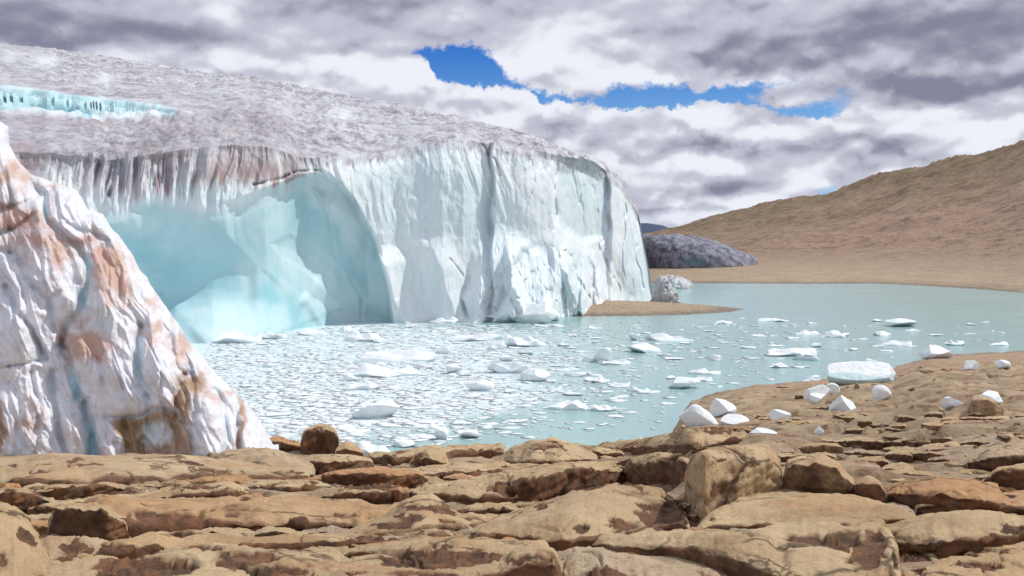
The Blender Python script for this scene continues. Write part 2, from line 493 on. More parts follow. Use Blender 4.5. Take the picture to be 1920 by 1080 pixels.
def height(X, Y, detail=True):
    phi = np.arctan2(X, Y); r = np.hypot(X, Y)
    lim = math.radians(60)
    ph = np.clip(phi, -lim, lim)
    a = np.tan(ph); d = r * np.cos(ph)
    P = np.stack([X, Y, 0 * X], 1)
    ds = tab(a, DS)
    zn = CAMZ - base_drop(a, d)
    zn = np.where(d < 5.2, 6.0 + (5.2 - d) * 0.06, zn)
    # under water
    zn = np.where(d > ds, -(d - ds) * 0.16, zn)
    zn = np.maximum(zn, -4)
    rocky = sst(1.02, 0.75, d / ds)
    if detail:
        right = sst(px2a(1230), px2a(1500), a)
        amp = 0.05 + 0.16 * sst(3, 9, d) * (1 - 0.75 * right * sst(36, 48, d))
        n = fbm(P * np.array([1, 1, 0]), 0.55, 5, 1)
        led = cells(P * np.array([0.6, 1.2, 0]), 0.75, 3)
        zn = zn + amp * (1.1 * n + 0.9 * (led[2] - 0.5) * sst(0, .15, led[1]) - 0.45 * sst(0.10, 0.0, led[1])) * (zn > -1)
        rocky = rocky * (1 - 0.9 * right * sst(34, 46, d))
    # far land
    ds2 = tab(a, DS2) + (3.0 * noise(P * np.array([1, 1, 0]), 0.03, 5) if detail else 0)
    dr = tab(a, DRR)
    zr = CAMZ + (HOR - tab(a, RID)) / F * dr
    tt = (d - ds2) / (dr - ds2)
    tc = np.clip(tt, 0, 1)
    S = 0.45 * tc ** 2.2 + 0.55 * (tc ** 1.25)
    zf = zr * S + 0.6 * sst(0, 0.02, tt)
    zf = np.where(tt > 1, zr - (zr - 2) * sst(1, 3, tt), zf)
    if detail:
        ns = fbm(P * np.array([1, 1, 0]), 0.02, 6, 9, 0.55)
        ng = ridged(P * np.array([1, 1, 0]), 0.045, 4, 4)
        zf = zf + (ns * 8.0 + ng * 3.0) * sst(0.05, 0.5, tt) * sst(3, 1.0, tt) * 0.6
        zf = zf + fbm(P * np.array([1, 1, 0]), 0.35, 3, 14) * 0.45 * sst(0.03, 0.3, tt)
    zf = np.where(tt < 0, (d - ds2) * 0.12, zf)
    vis = sst(px2a(1100), px2a(1215), a)
    zf = np.where(tt > 0, zf * vis + 0.6 * (1 - vis), zf)
    far = (d > (ds + ds2) * 0.5)
    z = np.where(far, np.maximum(zf, -4), zn)
    # sand spit under the snout of the glacier
    x1, y1 = at(1052, 590, 1)[0], 0
    spx, spy = X, Y
    xs = (X - 11.0) / 15.5; ys = (Y - 101.5 - 0.12 * (X - 11)) / 8.5
    q = 1 - (xs * xs + ys * ys) ** 0.75
    spit = 1.05 * q + 0.12 * fbm(P * np.array([1, 1, 0]), 0.5, 4, 2)
    z = np.where(q > -0.6, np.maximum(z, spit), z)
    far = far | (q > -0.6)
    beach = sst(0.30, 0.02, tt) * sst(2.5, 1.0, tt) + (q > -0.5)
    olive = sst(0.55, 1.0, tt + 0.5 * fbm(P * np.array([1, 1, 0]), 0.01, 3, 6)) + 0.5 * sst(px2a(1700), px2a(1300), a) * sst(.2, .5, tt)
    return z, np.clip(rocky, 0, 1), far.astype(float), np.clip(beach, 0, 1), np.clip(olive, 0, 1)

def hz(x, y):
    return float(height(np.array([float(x)]), np.array([float(y)]))[0][0])

def build_ground():
    fine = np.linspace(-0.62, 0.66, 620)
    back = np.linspace(0.70, 2 * math.pi - 0.66, 60)
    phi = np.concatenate([fine, back])
    r = np.concatenate([[0.3, 1.0, 2.0, 3.0], np.geomspace(3.6, 36, 250), np.geomspace(36.3, 120, 110), np.geomspace(121, 900, 240), np.geomspace(950, 9000, 14)])
    PH, R = np.meshgrid(phi, r, indexing='ij')
    X = (np.sin(PH) * R).ravel(); Y = (np.cos(PH) * R).ravel()
    z, ro, fa, be, ol = height(X, Y)
    V = np.stack([X, Y, z], 1)
    Fc = grid_faces(len(phi), len(r), True)[:, ::-1]
    o = mesh_obj('ground', V, Fc, M_GROUND, dict(rocky=ro, far=fa, beach=be, olive=ol))
    tag(o, kind='structure')
build_ground()

def build_far_mountains():
    n = 120; m = 8
    x = np.linspace(900, 1500, n)
    yb = tab(x, [(900, 440), (1100, 425), (1180, 419), (1215, 420), (1240, 423), (1262, 431), (1300, 440), (1500, 445)])
    V = []
    for i in range(n):
        for j in range(m):
            t = j / (m - 1)
            d = 2600 + 700 * t
            X_, _, zt = at(x[i], yb[i], 3000)
            zz = -5 + (zt + 5) * math.sin(math.pi * t) ** 0.8
            V.append((X_ / 3000 * d, d, zz))
    V = np.array(V); V[:, 2] += fbm(V * [1, 1, 0], 0.006, 4, 3) * 10 * (V[:, 2] > 5)
    tag(mesh_obj('distant_hills', V, grid_faces(n, m)[:, ::-1], M_FAR), kind='structure')
build_far_mountains()

# lake surface
def build_lake():
    xs = np.linspace(-140, 230, 190); ys = np.concatenate([np.linspace(14, 130, 160), np.linspace(133, 215, 12)])
    X, Y = np.meshgrid(xs, ys, indexing='ij'); X = X.ravel(); Y = Y.ravel()
    P = np.stack([X, Y, 0 * X], 1)
    px, py = proj(P)
    sl = sst(1000, 420, px + (py - 640) * -0.6) * sst(850, 780, py) + 0.5 * sst(1300, 900, px) * sst(800, 740, py) * sst(595, 640, py)
    sl = np.clip(sl, 0, 1) * (Y > 25)
    o = mesh_obj('lake_water', P, grid_faces(len(xs), len(ys)), M_WATER, dict(slush=sl))
    tag(o, kind='structure')
build_lake()

# ------------------------------------------------------------------ main glacier
CAVE = [(150, 392), (215, 385), (290, 356), (335, 366), (385, 378), (450, 372), (515, 350), (560, 330), (600, 322), (636, 340), (668, 378), (692, 420), (712, 470), (722, 530), (736, 606), (700, 700), (150, 720)]
SHELL = [(500, 455), (545, 436), (590, 452), (630, 490), (668, 530), (700, 575), (730, 615), (700, 690), (420, 690), (520, 620), (600, 600), (640, 585), (600, 545), (560, 510), (525, 490)]
SHELL2 = [(255, 470), (300, 520), (335, 575), (330, 640), (200, 700), (100, 600), (180, 480)]
SLUMP = [(800, 640), (872, 585), (880, 520), (915, 470), (948, 448), (985, 452), (1012, 470), (1040, 436), (1070, 448), (1100, 480), (1140, 505), (1160, 540), (1200, 560), (1228, 572), (1240, 640)]
PANEL = [(1052, 318), (1100, 305), (1140, 345), (1142, 400), (1128, 445), (1090, 452), (1060, 430), (1044, 400)]
SCARP = [(-200, 168), (0, 168), (60, 172), (120, 184), (230, 194), (330, 209), (332, 224), (280, 216), (210, 224), (170, 222), (100, 210), (60, 206), (0, 210), (-200, 212)]

def build_glacier():
    # columns: pixel x, base depth, lip y, crest y, crest depth
    base = [(-260, 668), (100, 660), (400, 645), (500, 638), (600, 622), (690, 609), (735, 605), (780, 603), (870, 600), (950, 594), (1050, 590), (1100, 583), (1160, 573), (1226, 566)]
    lip = [(-260, 270), (60, 285), (200, 300), (300, 292), (400, 275), (470, 274), (540, 288), (600, 298), (700, 288), (780, 275), (870, 262), (900, 268), (1000, 284), (1060, 300), (1100, 305), (1150, 328), (1185, 350), (1205, 372), (1226, 420)]
    crest = [(-260, 45), (0, 80), (100, 92), (200, 105), (300, 120), (400, 140), (500, 155), (600, 175), (700, 190), (800, 212), (900, 236), (1000, 262), (1060, 284), (1100, 300), (1150, 322), (1185, 344), (1205, 366), (1226, 416)]
    dcr = [(-260, 205), (0, 205), (500, 190), (700, 175), (900, 152), (1000, 138), (1100, 124), (1185, 117), (1226, 116)]
    xs = np.concatenate([np.linspace(-260, 100, 60), np.linspace(101, 1226, 950)])
    nb = 70
    nf, nt, nk = 280, 260, 24
    a_b, b_b = ray(xs, tab(xs, base)); d_b = CAMZ / -b_b
    cols = []
    lipn = fbm(np.stack([xs * 0.02, 0 * xs, 0 * xs], 1), 1, 2, 8)
    lipy = np.convolve(np.pad(tab(xs, lip), 20, 'edge'), np.ones(41) / 41, 'valid') + lipn * 8
    cry = tab(xs, crest) + 2.0 * fbm(np.stack([xs * 0.03, 0 * xs, 0 * xs], 1), 1, 3, 2)
    cry = np.minimum(cry, lipy - 5)
    setb = 2.5 + 0 * xs
    d_l = d_b + setb; d_c = np.maximum(tab(xs, dcr), d_l + 3)
    G = np.zeros((len(xs) + nb, nf + nt + nk, 3)); K = np.zeros(G.shape[:2]);  # K: 0 base..1 lip..2 crest..3 back
    for i, x in enumerate(xs):
        zl = CAMZ + ray(x, lipy[i])[1] * d_l[i]; zc = CAMZ + ray(x, cry[i])[1] * d_c[i]
        tf = np.linspace(0, 1, nf); tt = np.linspace(0, 1, nt + 1)[1:]; tk = np.linspace(0, 1, nk + 1)[1:]
        d = np.concatenate([d_b[i] + setb[i] * (tf ** 1.6 * 0.55 + 0.45 * tf ** 7), d_l[i] + (d_c[i] - d_l[i]) * tt ** 1.25, d_c[i] + (330 - d_c[i]) * tk])
        zt = zl + (zc - zl) * tt ** 1.1
        z = np.concatenate([-1.0 + (zl + 1.0) * tf, zt, zc + (0.02 * 100) * np.sin(tk * 3) - (zc + 1) * tk ** 6])
        K[i] = np.concatenate([tf, 1 + tt, 2 + tk])
        sh = -30.0 * max(0, (x - 1090) / 136) ** 2 * np.clip(K[i], 0, 1.15) ** 1.3 / F
        G[i, :, 0] = (a_b[i] + sh) * d; G[i, :, 1] = d; G[i, :, 2] = z
    # the flank that turns away behind the snout
    last = G[len(xs) - 1].copy()
    for j in range(nb):
        t = (j + 1) / nb
        g = last.copy()
        g[:, 0] += -9.0 * t * t + 0.5 * math.sin(t * 3)
        g[:, 1] += 190 * t ** 1.7
        g[:, 1] = np.minimum(g[:, 1], 335)
        g[:, 2] = -1 + (g[:, 2] + 1) * (1 + 1.2 * t)
        G[len(xs) + j] = g; K[len(xs) + j] = K[len(xs) - 1]
    # ---- relief
    nu, nv = G.shape[:2]
    P = G.reshape(-1, 3); k = K.ravel()
    px, py = proj(P)
    front = np.repeat(np.arange(nu) < len(xs), nv)
    face = sst(1.06, 0.97, k); top = 1 - face
    Q = P.copy()
    wz = P[:, 2]
    wob = noise(P, 0.12, 4) * 12; wob2 = noise(P, 0.4, 5) * 5
    qx, qy = px + wob + wob2, py + wob * 0.7
    cave = polydist(qx, qy, CAVE); shell = polydist(qx, qy, SHELL); shell2 = polydist(qx, qy, SHELL2)
    slump = polydist(qx, qy, SLUMP); panel = polydist(px + wob2, py, PANEL); scarp = polydist(px + wob2, py + wob2 * .3, SCARP)
    incave = sst(-6, 34, cave) * face * front
    push = np.zeros(len(P))     # along depth, + is away from the viewer
    sharp = sst(380, 620, px)
    # the sharp right-hand lip of the cave, gentler on the left
    deep = 0.9 * sst(-6, 30, cave) + 2.2 * sharp * sst(-2, 8, cave) + 3.2 * sst(0, 170, cave)
    push += face * (deep * (0.92 + 0.08 * sharp))
    push += face * (0.25 * sst(0, 14, shell) + 0.5 * sst(0, 70, shell)) * sst(0, 40, cave)
    push += face * 1.5 * sst(0, 60, shell2)
    # scoops inside the cave
    cs = cells(P * [1, 1, 0.8], 0.17, 2)
    push += incave * (0.8 * cs[0] + 1.5 * fbm(P, 0.085, 2, 6) + 0.14 * fbm(P, .35, 3, 8))
    # foot of the cave bulges out to meet the debris
    push -= face * 1.2 * sst(560, 640, py) * sst(560, 380, px)
    incave = np.maximum(incave, sst(-1, 7, cave) * sharp * face * front)
    out = 1 - incave
    # slump apron
    sl = sst(-4, 60, slump) * face
    push -= sl * (1.2 + 3.2 * sst(440, 600, py)) + face * 0.5 * sst(-8, 30, slump)
    c1 = cells(P * [1.0, 1, 0.6], 0.26, 5); c2 = cells(P * [1.3, 1.3, 0.6], 1.1, 6)
    push += face * out * front * (c1[0] * (0.25 + 3.2 * sl) + c2[0] * (0.12 + 0.5 * sl))
    push += panel.clip(-1e9, 1e9) * 0 + face * 0.9 * sst(-10, 10, panel)
    for ln, w, h in [([(948, 448), (965, 520), (990, 600)], 58, 2.3), ([(1040, 436), (1062, 500), (1085, 590)], 44, 1.9), ([(1105, 480), (1130, 540), (1152, 585)], 34, 1.5), ([(1160, 450), (1185, 520), (1200, 575)], 26, 1.1),
                     ([(728, 500), (738, 560), (765, 610)], 42, 1.6), ([(815, 470), (838, 540), (858, 600)], 44, 1.3), ([(905, 480), (900, 540), (890, 600)], 26, 1.2), ([(1010, 480), (1020, 540), (1035, 600)], 22, .9)]:
        q = linedist(px + wob2 * 1.5, py + wob2, ln, w)
        push -= face * h * np.maximum(0, 1 - q / w) * sst(420, 500, py)
    # vertical flutes and cracks
    Pv = np.stack([px * 0.035 + 1.2 * noise(P, .12, 9) + .15 * noise(P, .5, 10), wz * 0.09, 0 * px], 1)
    fl = -ridged(Pv, 0.8, 4, 3, 0.55) * (0.45 + sst(-.2, .3, noise(P * [1, 1, 1.4], .10, 29)))
    lipband = sst(0.55, 1.0, k) * face
    left = sst(620, 540, px)
    push -= face * out * fl * (0.22 + 0.9 * lipband * left + 0.3 * lipband)
    fac = tab(px + wob2 + noise(P * [0, 0, 1], .25, 3) * 8, [(740, 0), (830, -1.0), (900, -.3), (920, .3), (926, -1.5), (990, -1.0), (1040, -.1), (1051, 1.3), (1095, 1.7), (1138, .8), (1146, -1.0), (1175, -.6), (1181, .5), (1226, .8)])
    push += face * out * front * fac
    for ln, w, dp in [([(918, 285), (922, 330), (926, 370), (924, 450)], 3, 1.1), ([(1048, 308), (1042, 360), (1047, 400), (1040, 432)], 4, 1.6), ([(1170, 345), (1172, 400), (1166, 470), (1178, 540)], 3, 1.0),
                      ([(905, 270), (930, 300), (936, 330)], 3, .8), ([(880, 520), (868, 560), (875, 592)], 6, 1.6), ([(1135, 350), (1140, 430), (1125, 460), (1150, 520), (1165, 560)], 3, 1.2),
                      ([(845, 485), (870, 520), (880, 555)], 3, .8), ([(960, 470), (975, 520), (1000, 560)], 3, .7), ([(1060, 470), (1085, 520), (1110, 560), (1120, 580)], 4, 1.0), ([(995, 300), (1000, 340), (985, 400)], 2.5, .5),
                      ([(475, 345), (520, 335), (540, 326)], 4, 1.2), ([(210, 350), (205, 365)], 6, 2), ([(550, 322), (600, 318), (640, 345), (680, 400), (712, 465), (718, 480)], 3.5, 1.0),
                      ([(1095, 345), (1078, 400), (1068, 440)], 2.5, .6), ([(1195, 400), (1192, 470), (1205, 540)], 3, .9)]:
        q = linedist(px + wob2 * 1.2, py, ln, w * 4)
        push += face * dp * 0.55 * np.exp(-(q / (w * .62)) ** 2) * (0.35 + 0.65 * sst(-.25, .25, noise(P, .7, 12)))
    # rough fine relief of the face
    push += face * out * (0.12 * fbm(P * [1, 1, .6], 0.8, 4, 7) + 1.6 * fbm(P * [1, 1, .45], 0.11, 3, 27))
    # top surface: rough sun-cupped dirty snow
    up = top * front * sst(3.0, 2.2, k)
    # longitudinal ridges running along the slope
    big = fbm(P * [0.5, 1.2, 0], 0.07, 4, 21)
    cup = np.abs(noise(P * [1, .6, 0], 0.55, 22)) + 0.55 * np.abs(noise(P * [1, .6, 0], 1.2, 23)) + 0.3 * np.abs(noise(P * [1, .7, 0], 2.4, 24))
    spike = np.maximum(0, fbm(P * [1, 1, 0], 0.35, 3, 31) - 0.22) * 3.5
    dzt = up * (1 - sst(-2, 3, scarp)) * (big * 2.0 * sst(0, 150, -scarp) * sst(1.0, 1.25, k) * (1 - sst(1.9, 2.0, k) * .8) + cup * 0.30 * (0.4 + 1.2 * sst(-.2, .3, noise(P, .09, 33))) + spike * sst(1.02, 1.15, k) * .25)
    # snow rim just below the blue scarp and the scarp itself
    rim = linedist(px, py, [(-200, 214), (60, 211), (140, 222), (200, 230), (300, 224), (440, 222), (530, 236)], 40)
    dzt += up * 0.5 * np.exp(-(rim / 6.0) ** 2) * (0.7 + fbm(P, .5, 2, 3))
    sc_ = sst(-2, 3, scarp) * front * (k > 1) * (k < 2)
    # stand the blue crevasse wall upright: its points slide along their sight lines to the depth of its foot
    Pg = P.reshape(nu, nv, 3); sg = (sc_ > .5).reshape(nu, nv)
    for i in range(len(xs)):
        j = np.nonzero(sg[i])[0]
        if len(j) > 2:
            dd_ = Pg[i, j, 1]; f_ = (dd_[0] + 0.12 * (dd_ - dd_[0])) / dd_
            Pg[i, j] = np.array([0, 0, CAMZ]) + (Pg[i, j] - np.array([0, 0, CAMZ])) * f_[:, None]
    P2_ = P.copy()
    r2 = np.hypot(P[:, 0], P[:, 1]) + 1e-9
    flank = 1 - front
    P2_[:, 0] += push * P[:, 0] / r2 * front - 0
    P2_[:, 1] += push * P[:, 1] / r2 * front
    P2_[:, 0] += flank * (1.2 * fbm(P, .15, 4, 2) + .5 * c1[0]) * sst(0, 8, P[:, 1] - 116)
    P2_[:, 2] += dzt - sc_ * 1.2
    # ---- colour attributes
    lyp = np.repeat(np.concatenate([lipy, np.full(nb, lipy[-1])]), nv)
    fin = ridged(np.stack([px * 0.05 + 1.0 * noise(P, .15, 9), wz * 0.06, 0 * px], 1), 1.0, 3, 12, 0.6)
    dirtline = fin
    dl = (py - lyp) / (30 + 45 * left)
    grit = sst(0.15, -0.25, dl - 0.75 * (fin * .8 + .35)) * (k < 1) * sst(1.4, .8, dl) * .8 + (k >= 1)
    grit = np.where(px > 900, np.maximum(grit, 0.5 * sst(1.25 - .12 * dirtline, 1.3, k)), grit)
    grit = grit * (0.62 + 0.38 * sst(-.15, .15, fbm(P, 0.6, 4, 41)))
    # rosy brown dust
    dust = left * sst(1.25, 0.4, dl - 0.3 * fin) * sst(1.42, 1.1, k) * (0.35 + 0.9 * sst(-0.05, .4, fbm(P * [1, 1, .4], 0.18, 4, 44)))
    dust = np.maximum(dust, blobs(px + wob, py, [(440, 250, 60, 12, .7), (485, 250, 22, 16, .9), (225, 345, 14, 22, .8), (300, 290, 60, 14, .4), (120, 250, 90, 22, .45), (345, 335, 9, 20, .7), (285, 322, 9, 18, .7)]))
    dust = np.maximum(dust, 0.62 * sst(1.55, 1.1, k) * (k > 1) * sst(0, .5, fbm(P, .1, 4, 46) + .2) * left)
    dirt = dust * (0.5 + 0.45 * left) * np.where(k < 1, 0.45 + 0.7 * np.clip(fin + .3, 0, 1), 1.0)
    thin = np.maximum(0, ridged(Pv * [1.6, 4, 1], 1.0, 3, 17) - 0.35) * sst(0.0, 0.5, fbm(P, .1, 3, 9) + .2)
    dirt = np.maximum(dirt, 0.30 * thin * face * out * sst(.35, .9, k))
    scw = sst(-9, -3, scarp) * front * (k > 1) * (k < 2) * (px < 330)
    blue = np.maximum(incave * (0.60 + 0.35 * sst(0, 60, cave)), scw * .95)
    blue = np.maximum(blue, 0.4 * sst(600, 560, py - 25 * fbm(P, .1, 3, 3)) * 0)
    blue = np.maximum(blue, face * out * (0.04 + 0.45 * sst(-4, 6, panel) * .6 + 0.25 * sst(0.0, .4, fbm(P, .07, 3, 15))))
    blue = np.maximum(blue, incave * (0.8 * sst(0, 12, shell) + .0))
    blue = np.clip(blue * (0.80 + 0.5 * fbm(P, .12, 4, 19)), 0, 1.0)
    snowy = up * np.clip(np.exp(-(rim / 6.0) ** 2) * sst(420, 250, px) + blobs(px, py, [(198, 150, 16, 9), (85, 118, 22, 12), (640, 215, 30, 7, .8), (25, 108, 20, 9, .6), (300, 215, 80, 9, .7)]), 0, 1)
    grit = np.clip(grit * (1 - scw) * (1 - 0.8 * snowy) * (1 - incave), 0, 1)
    dirt = np.clip(dirt * (1 - scw) * (1 - incave * .9) * (1 - snowy), 0, 1)
    root = bpy.data.objects.new('glacier', None); COL.objects.link(root); root.location = (-20, 90, 0)
    Fc = grid_faces(nu, nv)
    cls = np.zeros(len(P2_), int)                     # 0 front, 1 cave, 2 gritty top, 3 blue scarp
    cls[(cave > 0) & (k < 1.0) & front] = 1
    cls[k >= 1.0] = 2
    cls[(sc_ > 0.5)] = 3
    fc = cls[Fc[:, 0]]
    for c_, nm in enumerate(['ice_front', 'ice_cave', 'gritty_top', 'crevasse_wall']):
        f = Fc[fc == c_]
        u, inv = np.unique(f, return_inverse=True)
        mesh_obj(nm, P2_[u] - np.array([-20, 90, 0]), inv.reshape(-1, 4), M_GLAC, dict(dirt=dirt[u], blue=blue[u], grit=grit[u]), root)
    o = root
    tag(o, 'huge glacier with fluted white front, pale blue cave and gritty grey top, behind the lake', 'glacier')
build_glacier()

# ------------------------------------------------------------------ near stained ice mass (left)
SIL = [(-420, 60), (-200, 150), (-60, 205), (0, 226), (14, 238), (20, 268), (32, 300), (58, 328), (96, 340), (130, 350), (152, 372), (165, 392), (196, 400), (211, 428), (224, 442), (243, 470), (262, 505), (292, 545), (318, 585), (348, 632), (372, 662), (398, 695), (428, 725), (462, 760), (486, 795), (500, 822), (514, 846), (520, 900), (-420, 900)]
CREASE = [([(0, 398), (22, 388), (42, 384), (64, 372)], 4, .20), ([(50, 325), (80, 370), (86, 410), (145, 460), (165, 500), (165, 540), (147, 583), (123, 617), (113, 648)], 8, .55),
          ([(113, 648), (130, 680), (136, 712), (143, 748)], 9, .5), ([(10, 535), (30, 583), (63, 623), (83, 673)], 5, .35), ([(-60, 695), (0, 690), (50, 683), (80, 678)], 2.5, .15),
          ([(100, 700), (97, 740), (107, 773), (117, 823), (126, 870)], 6, .40), ([(160, 760), (166, 800), (172, 823), (184, 880)], 10, .6), ([(262, 610), (260, 640), (258, 700), (264, 727), (278, 742)], 7, .45),
          ([(200, 782), (225, 782), (257, 778), (283, 764), (320, 770), (347, 790), (360, 823), (367, 870)], 4, .30), ([(407, 727), (420, 773), (430, 870)], 7, .4), ([(443, 745), (446, 790), (450, 850)], 5, .3),
          ([(466, 760), (480, 807), (494, 837)], 5, .3), ([(232, 785), (238, 830), (246, 870)], 6, .3), ([(325, 560), (322, 620), (330, 690), (345, 700)], 6, .32), ([(345, 700), (332, 740), (330, 790)], 5, .3),
          ([(210, 440), (190, 470), (215, 500), (225, 560)], 5, .22), ([(60, 400), (30, 430), (0, 440)], 5, .25), ([(120, 410), (150, 430), (200, 450)], 5, .2), ([(0, 470), (30, 480), (50, 520), (90, 560), (105, 620)], 5, .3),
          ([(360, 700), (366, 760), (362, 800)], 5, .22), ([(130, 352), (120, 380), (140, 410)], 4, .2), ([(100, 342), (85, 362)], 4, .2), ([(20, 720), (40, 770), (30, 860)], 5, .2), ([(60, 700), (72, 750), (66, 860)], 4, .18)]
LUMPS = [(20, 620, 70, 90, .9), (60, 500, 40, 60, .4), (200, 560, 55, 60, .35), (210, 690, 60, 60, .5), (60, 800, 45, 70, .45), (135, 800, 22, 60, .4), (205, 840, 25, 50, .45), (300, 690, 40, 60, .3), (300, 820, 45, 50, -.25),
         (390, 790, 28, 80, .5), (455, 810, 16, 60, .4), (110, 430, 50, 40, .45), (30, 330, 35, 40, .4), (180, 410, 35, 30, .4), (190, 610, 22, 28, -.3), (340, 640, 25, 45, .35), (480, 830, 14, 30, .3), (15, 760, 20, 60, .3)]
STAIN = [(30, 330, 40, 22, .8), (40, 420, 55, 30, .9), (75, 450, 50, 36, .8), (110, 470, 34, 30, .8), (20, 400, 25, 22, .5), (200, 500, 42, 38, 1.1), (215, 540, 40, 25, .9), (160, 455, 30, 18, .6), (160, 640, 48, 20, 1.2), (130, 655, 26, 24, .9), (150, 600, 16, 28, .7),
         (285, 612, 18, 24, .9), (345, 648, 20, 24, .8), (360, 720, 34, 20, 1.0), (345, 755, 18, 34, .9), (395, 745, 14, 24, .8), (452, 790, 8, 50, .9), (230, 800, 10, 10, .3), (340, 780, 12, 30, .7), (275, 845, 45, 14, .8),
         (60, 790, 26, 40, .5), (0, 820, 12, 70, .9), (195, 810, 10, 20, .5), (100, 345, 30, 10, .6), (240, 440, 20, 14, .5), (195, 345, 20, 8, .3), (90, 380, 20, 18, .5), (105, 540, 20, 40, .4), (280, 560, 14, 30, .5), (325, 600, 8, 26, .4), (430, 735, 18, 8, .5), (145, 770, 12, 60, .35)]
GRIT = [(230, 800, 30, 30), (320, 815, 30, 45), (270, 815, 90, 60), (345, 755, 28, 44), (452, 790, 8, 50), (360, 720, 34, 20), (275, 845, 45, 14), (0, 820, 12, 70)]
BLUEG = [(172, 830, 8, 40, 1.0), (140, 725, 9, 28, 1.0), (262, 690, 5, 40, .4), (165, 510, 7, 36, .8), (285, 815, 24, 30, .55), (60, 330, 6, 10, .3), (155, 560, 7, 20, .7), (85, 395, 6, 30, .5), (200, 420, 8, 10, .4), (190, 600, 20, 24, .3)]

def build_near_ice():
    nx, ny = 620, 620
    x = np.linspace(-420, 524, nx); tv = np.linspace(0, 1, ny)
    top = tab(x, [p for p in SIL[:-2]])
    bot = 905.0
    d0 = 28.0
    X, T = np.meshgrid(x, tv, indexing='ij')
    TOP = np.repeat(top[:, None], ny, 1)
    PYc = bot + (TOP - bot) * T
    PXc = X
    px, py = PXc.ravel(), PYc.ravel()
    dist = np.maximum(polydist(px, py, SIL[:-2] + [(530, 905), (530, 1400), (-420, 1400)]), 0)
    # depth: leans back with height, rounds off towards the silhouette
    d = d0 + (905 - py) * 0.0065
    R = 120.0
    q = np.clip(dist / R, 0, 1)
    d = d + 2.2 * (1 - np.sqrt(np.clip(1 - (1 - q) ** 2, 0, 1)))
    Pn = np.stack([px * 0.016, d * 0, py * 0.016], 1)
    wx = 9 * noise(Pn, 1.2, 3) + 4 * noise(Pn, 3.5, 4); wy = 9 * noise(Pn, 1.2, 5)
    rel = np.zeros(len(px))
    for cx, cy, rx, ry, h in LUMPS:
        rel += h * np.exp(-(((px + wx - cx) / rx) ** 2 + ((py + wy - cy) / ry) ** 2))
    cre = np.zeros(len(px))
    for ln, w, dp in CREASE:
        q = linedist(px + wx * .7, py + wy * .7, ln, w * 9)
        rel -= dp * 0.8 * np.exp(-(q / (w * 1.0)) ** 2) + dp * 0.45 * np.exp(-(q / (w * 3.2)) ** 2)
        cre = np.maximum(cre, dp * np.exp(-(q / w) ** 2))
    # ribs that run down the face, following the lean of the silhouette
    skew = px - (py - 500) * 0.28
    Pr = np.stack([skew * 0.022 + 0.5 * noise(Pn, .8, 9), py * 0.0035, 0 * px], 1)
    rel -= 0.38 * ridged(Pr, 0.8, 3, 5, 0.5) * sst(0, 40, dist)
    c = cells(np.stack([skew * 0.03, 0 * px, py * 0.012], 1), 1.0, 4)
    rel += 0.34 * c[0] + 0.05 * fbm(Pn, 4.0, 4, 6)
    c = cells(np.stack([skew * 0.07, 0 * px, py * 0.035], 1), 1.0, 8)
    rel += 0.05 * c[0]
    rel -= 0.35 * sst(0, 30, polydist(px + wx, py + wy, [(200, 785), (257, 778), (283, 764), (320, 770), (347, 790), (362, 830), (368, 880), (238, 880), (232, 830)]))
    rel *= (sst(0, 30, dist) * 0.9 + .1) * 0.85
    # ragged edge: move silhouette points a little
    edge = sst(40, 0, dist)
    d = d - rel
    ex = px + edge * 7 * fbm(np.stack([py * .03, 0 * py, 0 * py], 1), 1, 4, 5)
    ey = py + edge * 6 * fbm(np.stack([px * .05, 0 * py, 0 * py], 1), 1, 3, 9)
    a_, b_ = ray(ex, ey)
    P = np.stack([a_ * d, d, CAMZ + b_ * d], 1).reshape(nx, ny, 3)
    # back side: from the crest down and away
    nbk = 40
    G = np.zeros((nx, ny + nbk, 3)); G[:, :ny] = P
    crest = P[:, -1]
    for j in range(nbk):
        t = (j + 1) / nbk
        G[:, ny + j, 1] = crest[:, 1] + 4.5 * t ** 0.6
        G[:, ny + j, 0] = crest[:, 0] * G[:, ny + j, 1] / crest[:, 1]
        G[:, ny + j, 2] = crest[:, 2] + (-1.5 - crest[:, 2]) * t ** 1.5
    Gp = G.reshape(-1, 3)
    def ext(v): # extend attribute rows to the back
        v = v.reshape(nx, ny); return np.concatenate([v, np.repeat(v[:, -1:], nbk, 1)], 1).ravel()
    nn = fbm(Pn, 2.0, 5, 14)
    drp = 0.5 + ridged(np.stack([skew * .045, py * .006, 0 * px], 1), 1, 3, 7)
    BIG = [(b[0], b[1], b[2] * 1.08, b[3] * 1.08, b[4]) for b in STAIN]
    st = blobs(px + wx * 1.6 + 22 * nn, py + wy * 1.2, BIG)
    st = np.maximum(st, 0.62 * np.clip(drp, 0, 1) * blobs(px + wx * 1.2, py - 26, BIG))
    scoop = polydist(px + wx + 8 * nn, py + wy, [(200, 785), (257, 778), (283, 764), (320, 770), (347, 790), (362, 830), (368, 880), (238, 880), (232, 830)])
    hole = np.exp(-(((px + wx * 2 - 288) / 30) ** 2 + ((py - 815) / 34) ** 2))
    st = np.maximum(st, sst(-4, 8, scoop) * (1.05 - 1.0 * hole))
    drip = ridged(np.stack([skew * .05, py * .004, 0 * px], 1), 1, 3, 7)
    st = np.clip(st * (0.85 + .7 * nn + .18 * drip) + 0.20 * np.clip(nn + .15 + .3 * drip, 0, 1), 0, 1.1)
    gr = blobs(px, py, GRIT)
    bl = np.clip(0.75 * blobs(px + wx * .5, py, BLUEG) + cre * 0.35, 0, 1)
    st = st * (1 - 0.9 * np.clip(blobs(px, py, BLUEG), 0, 1))
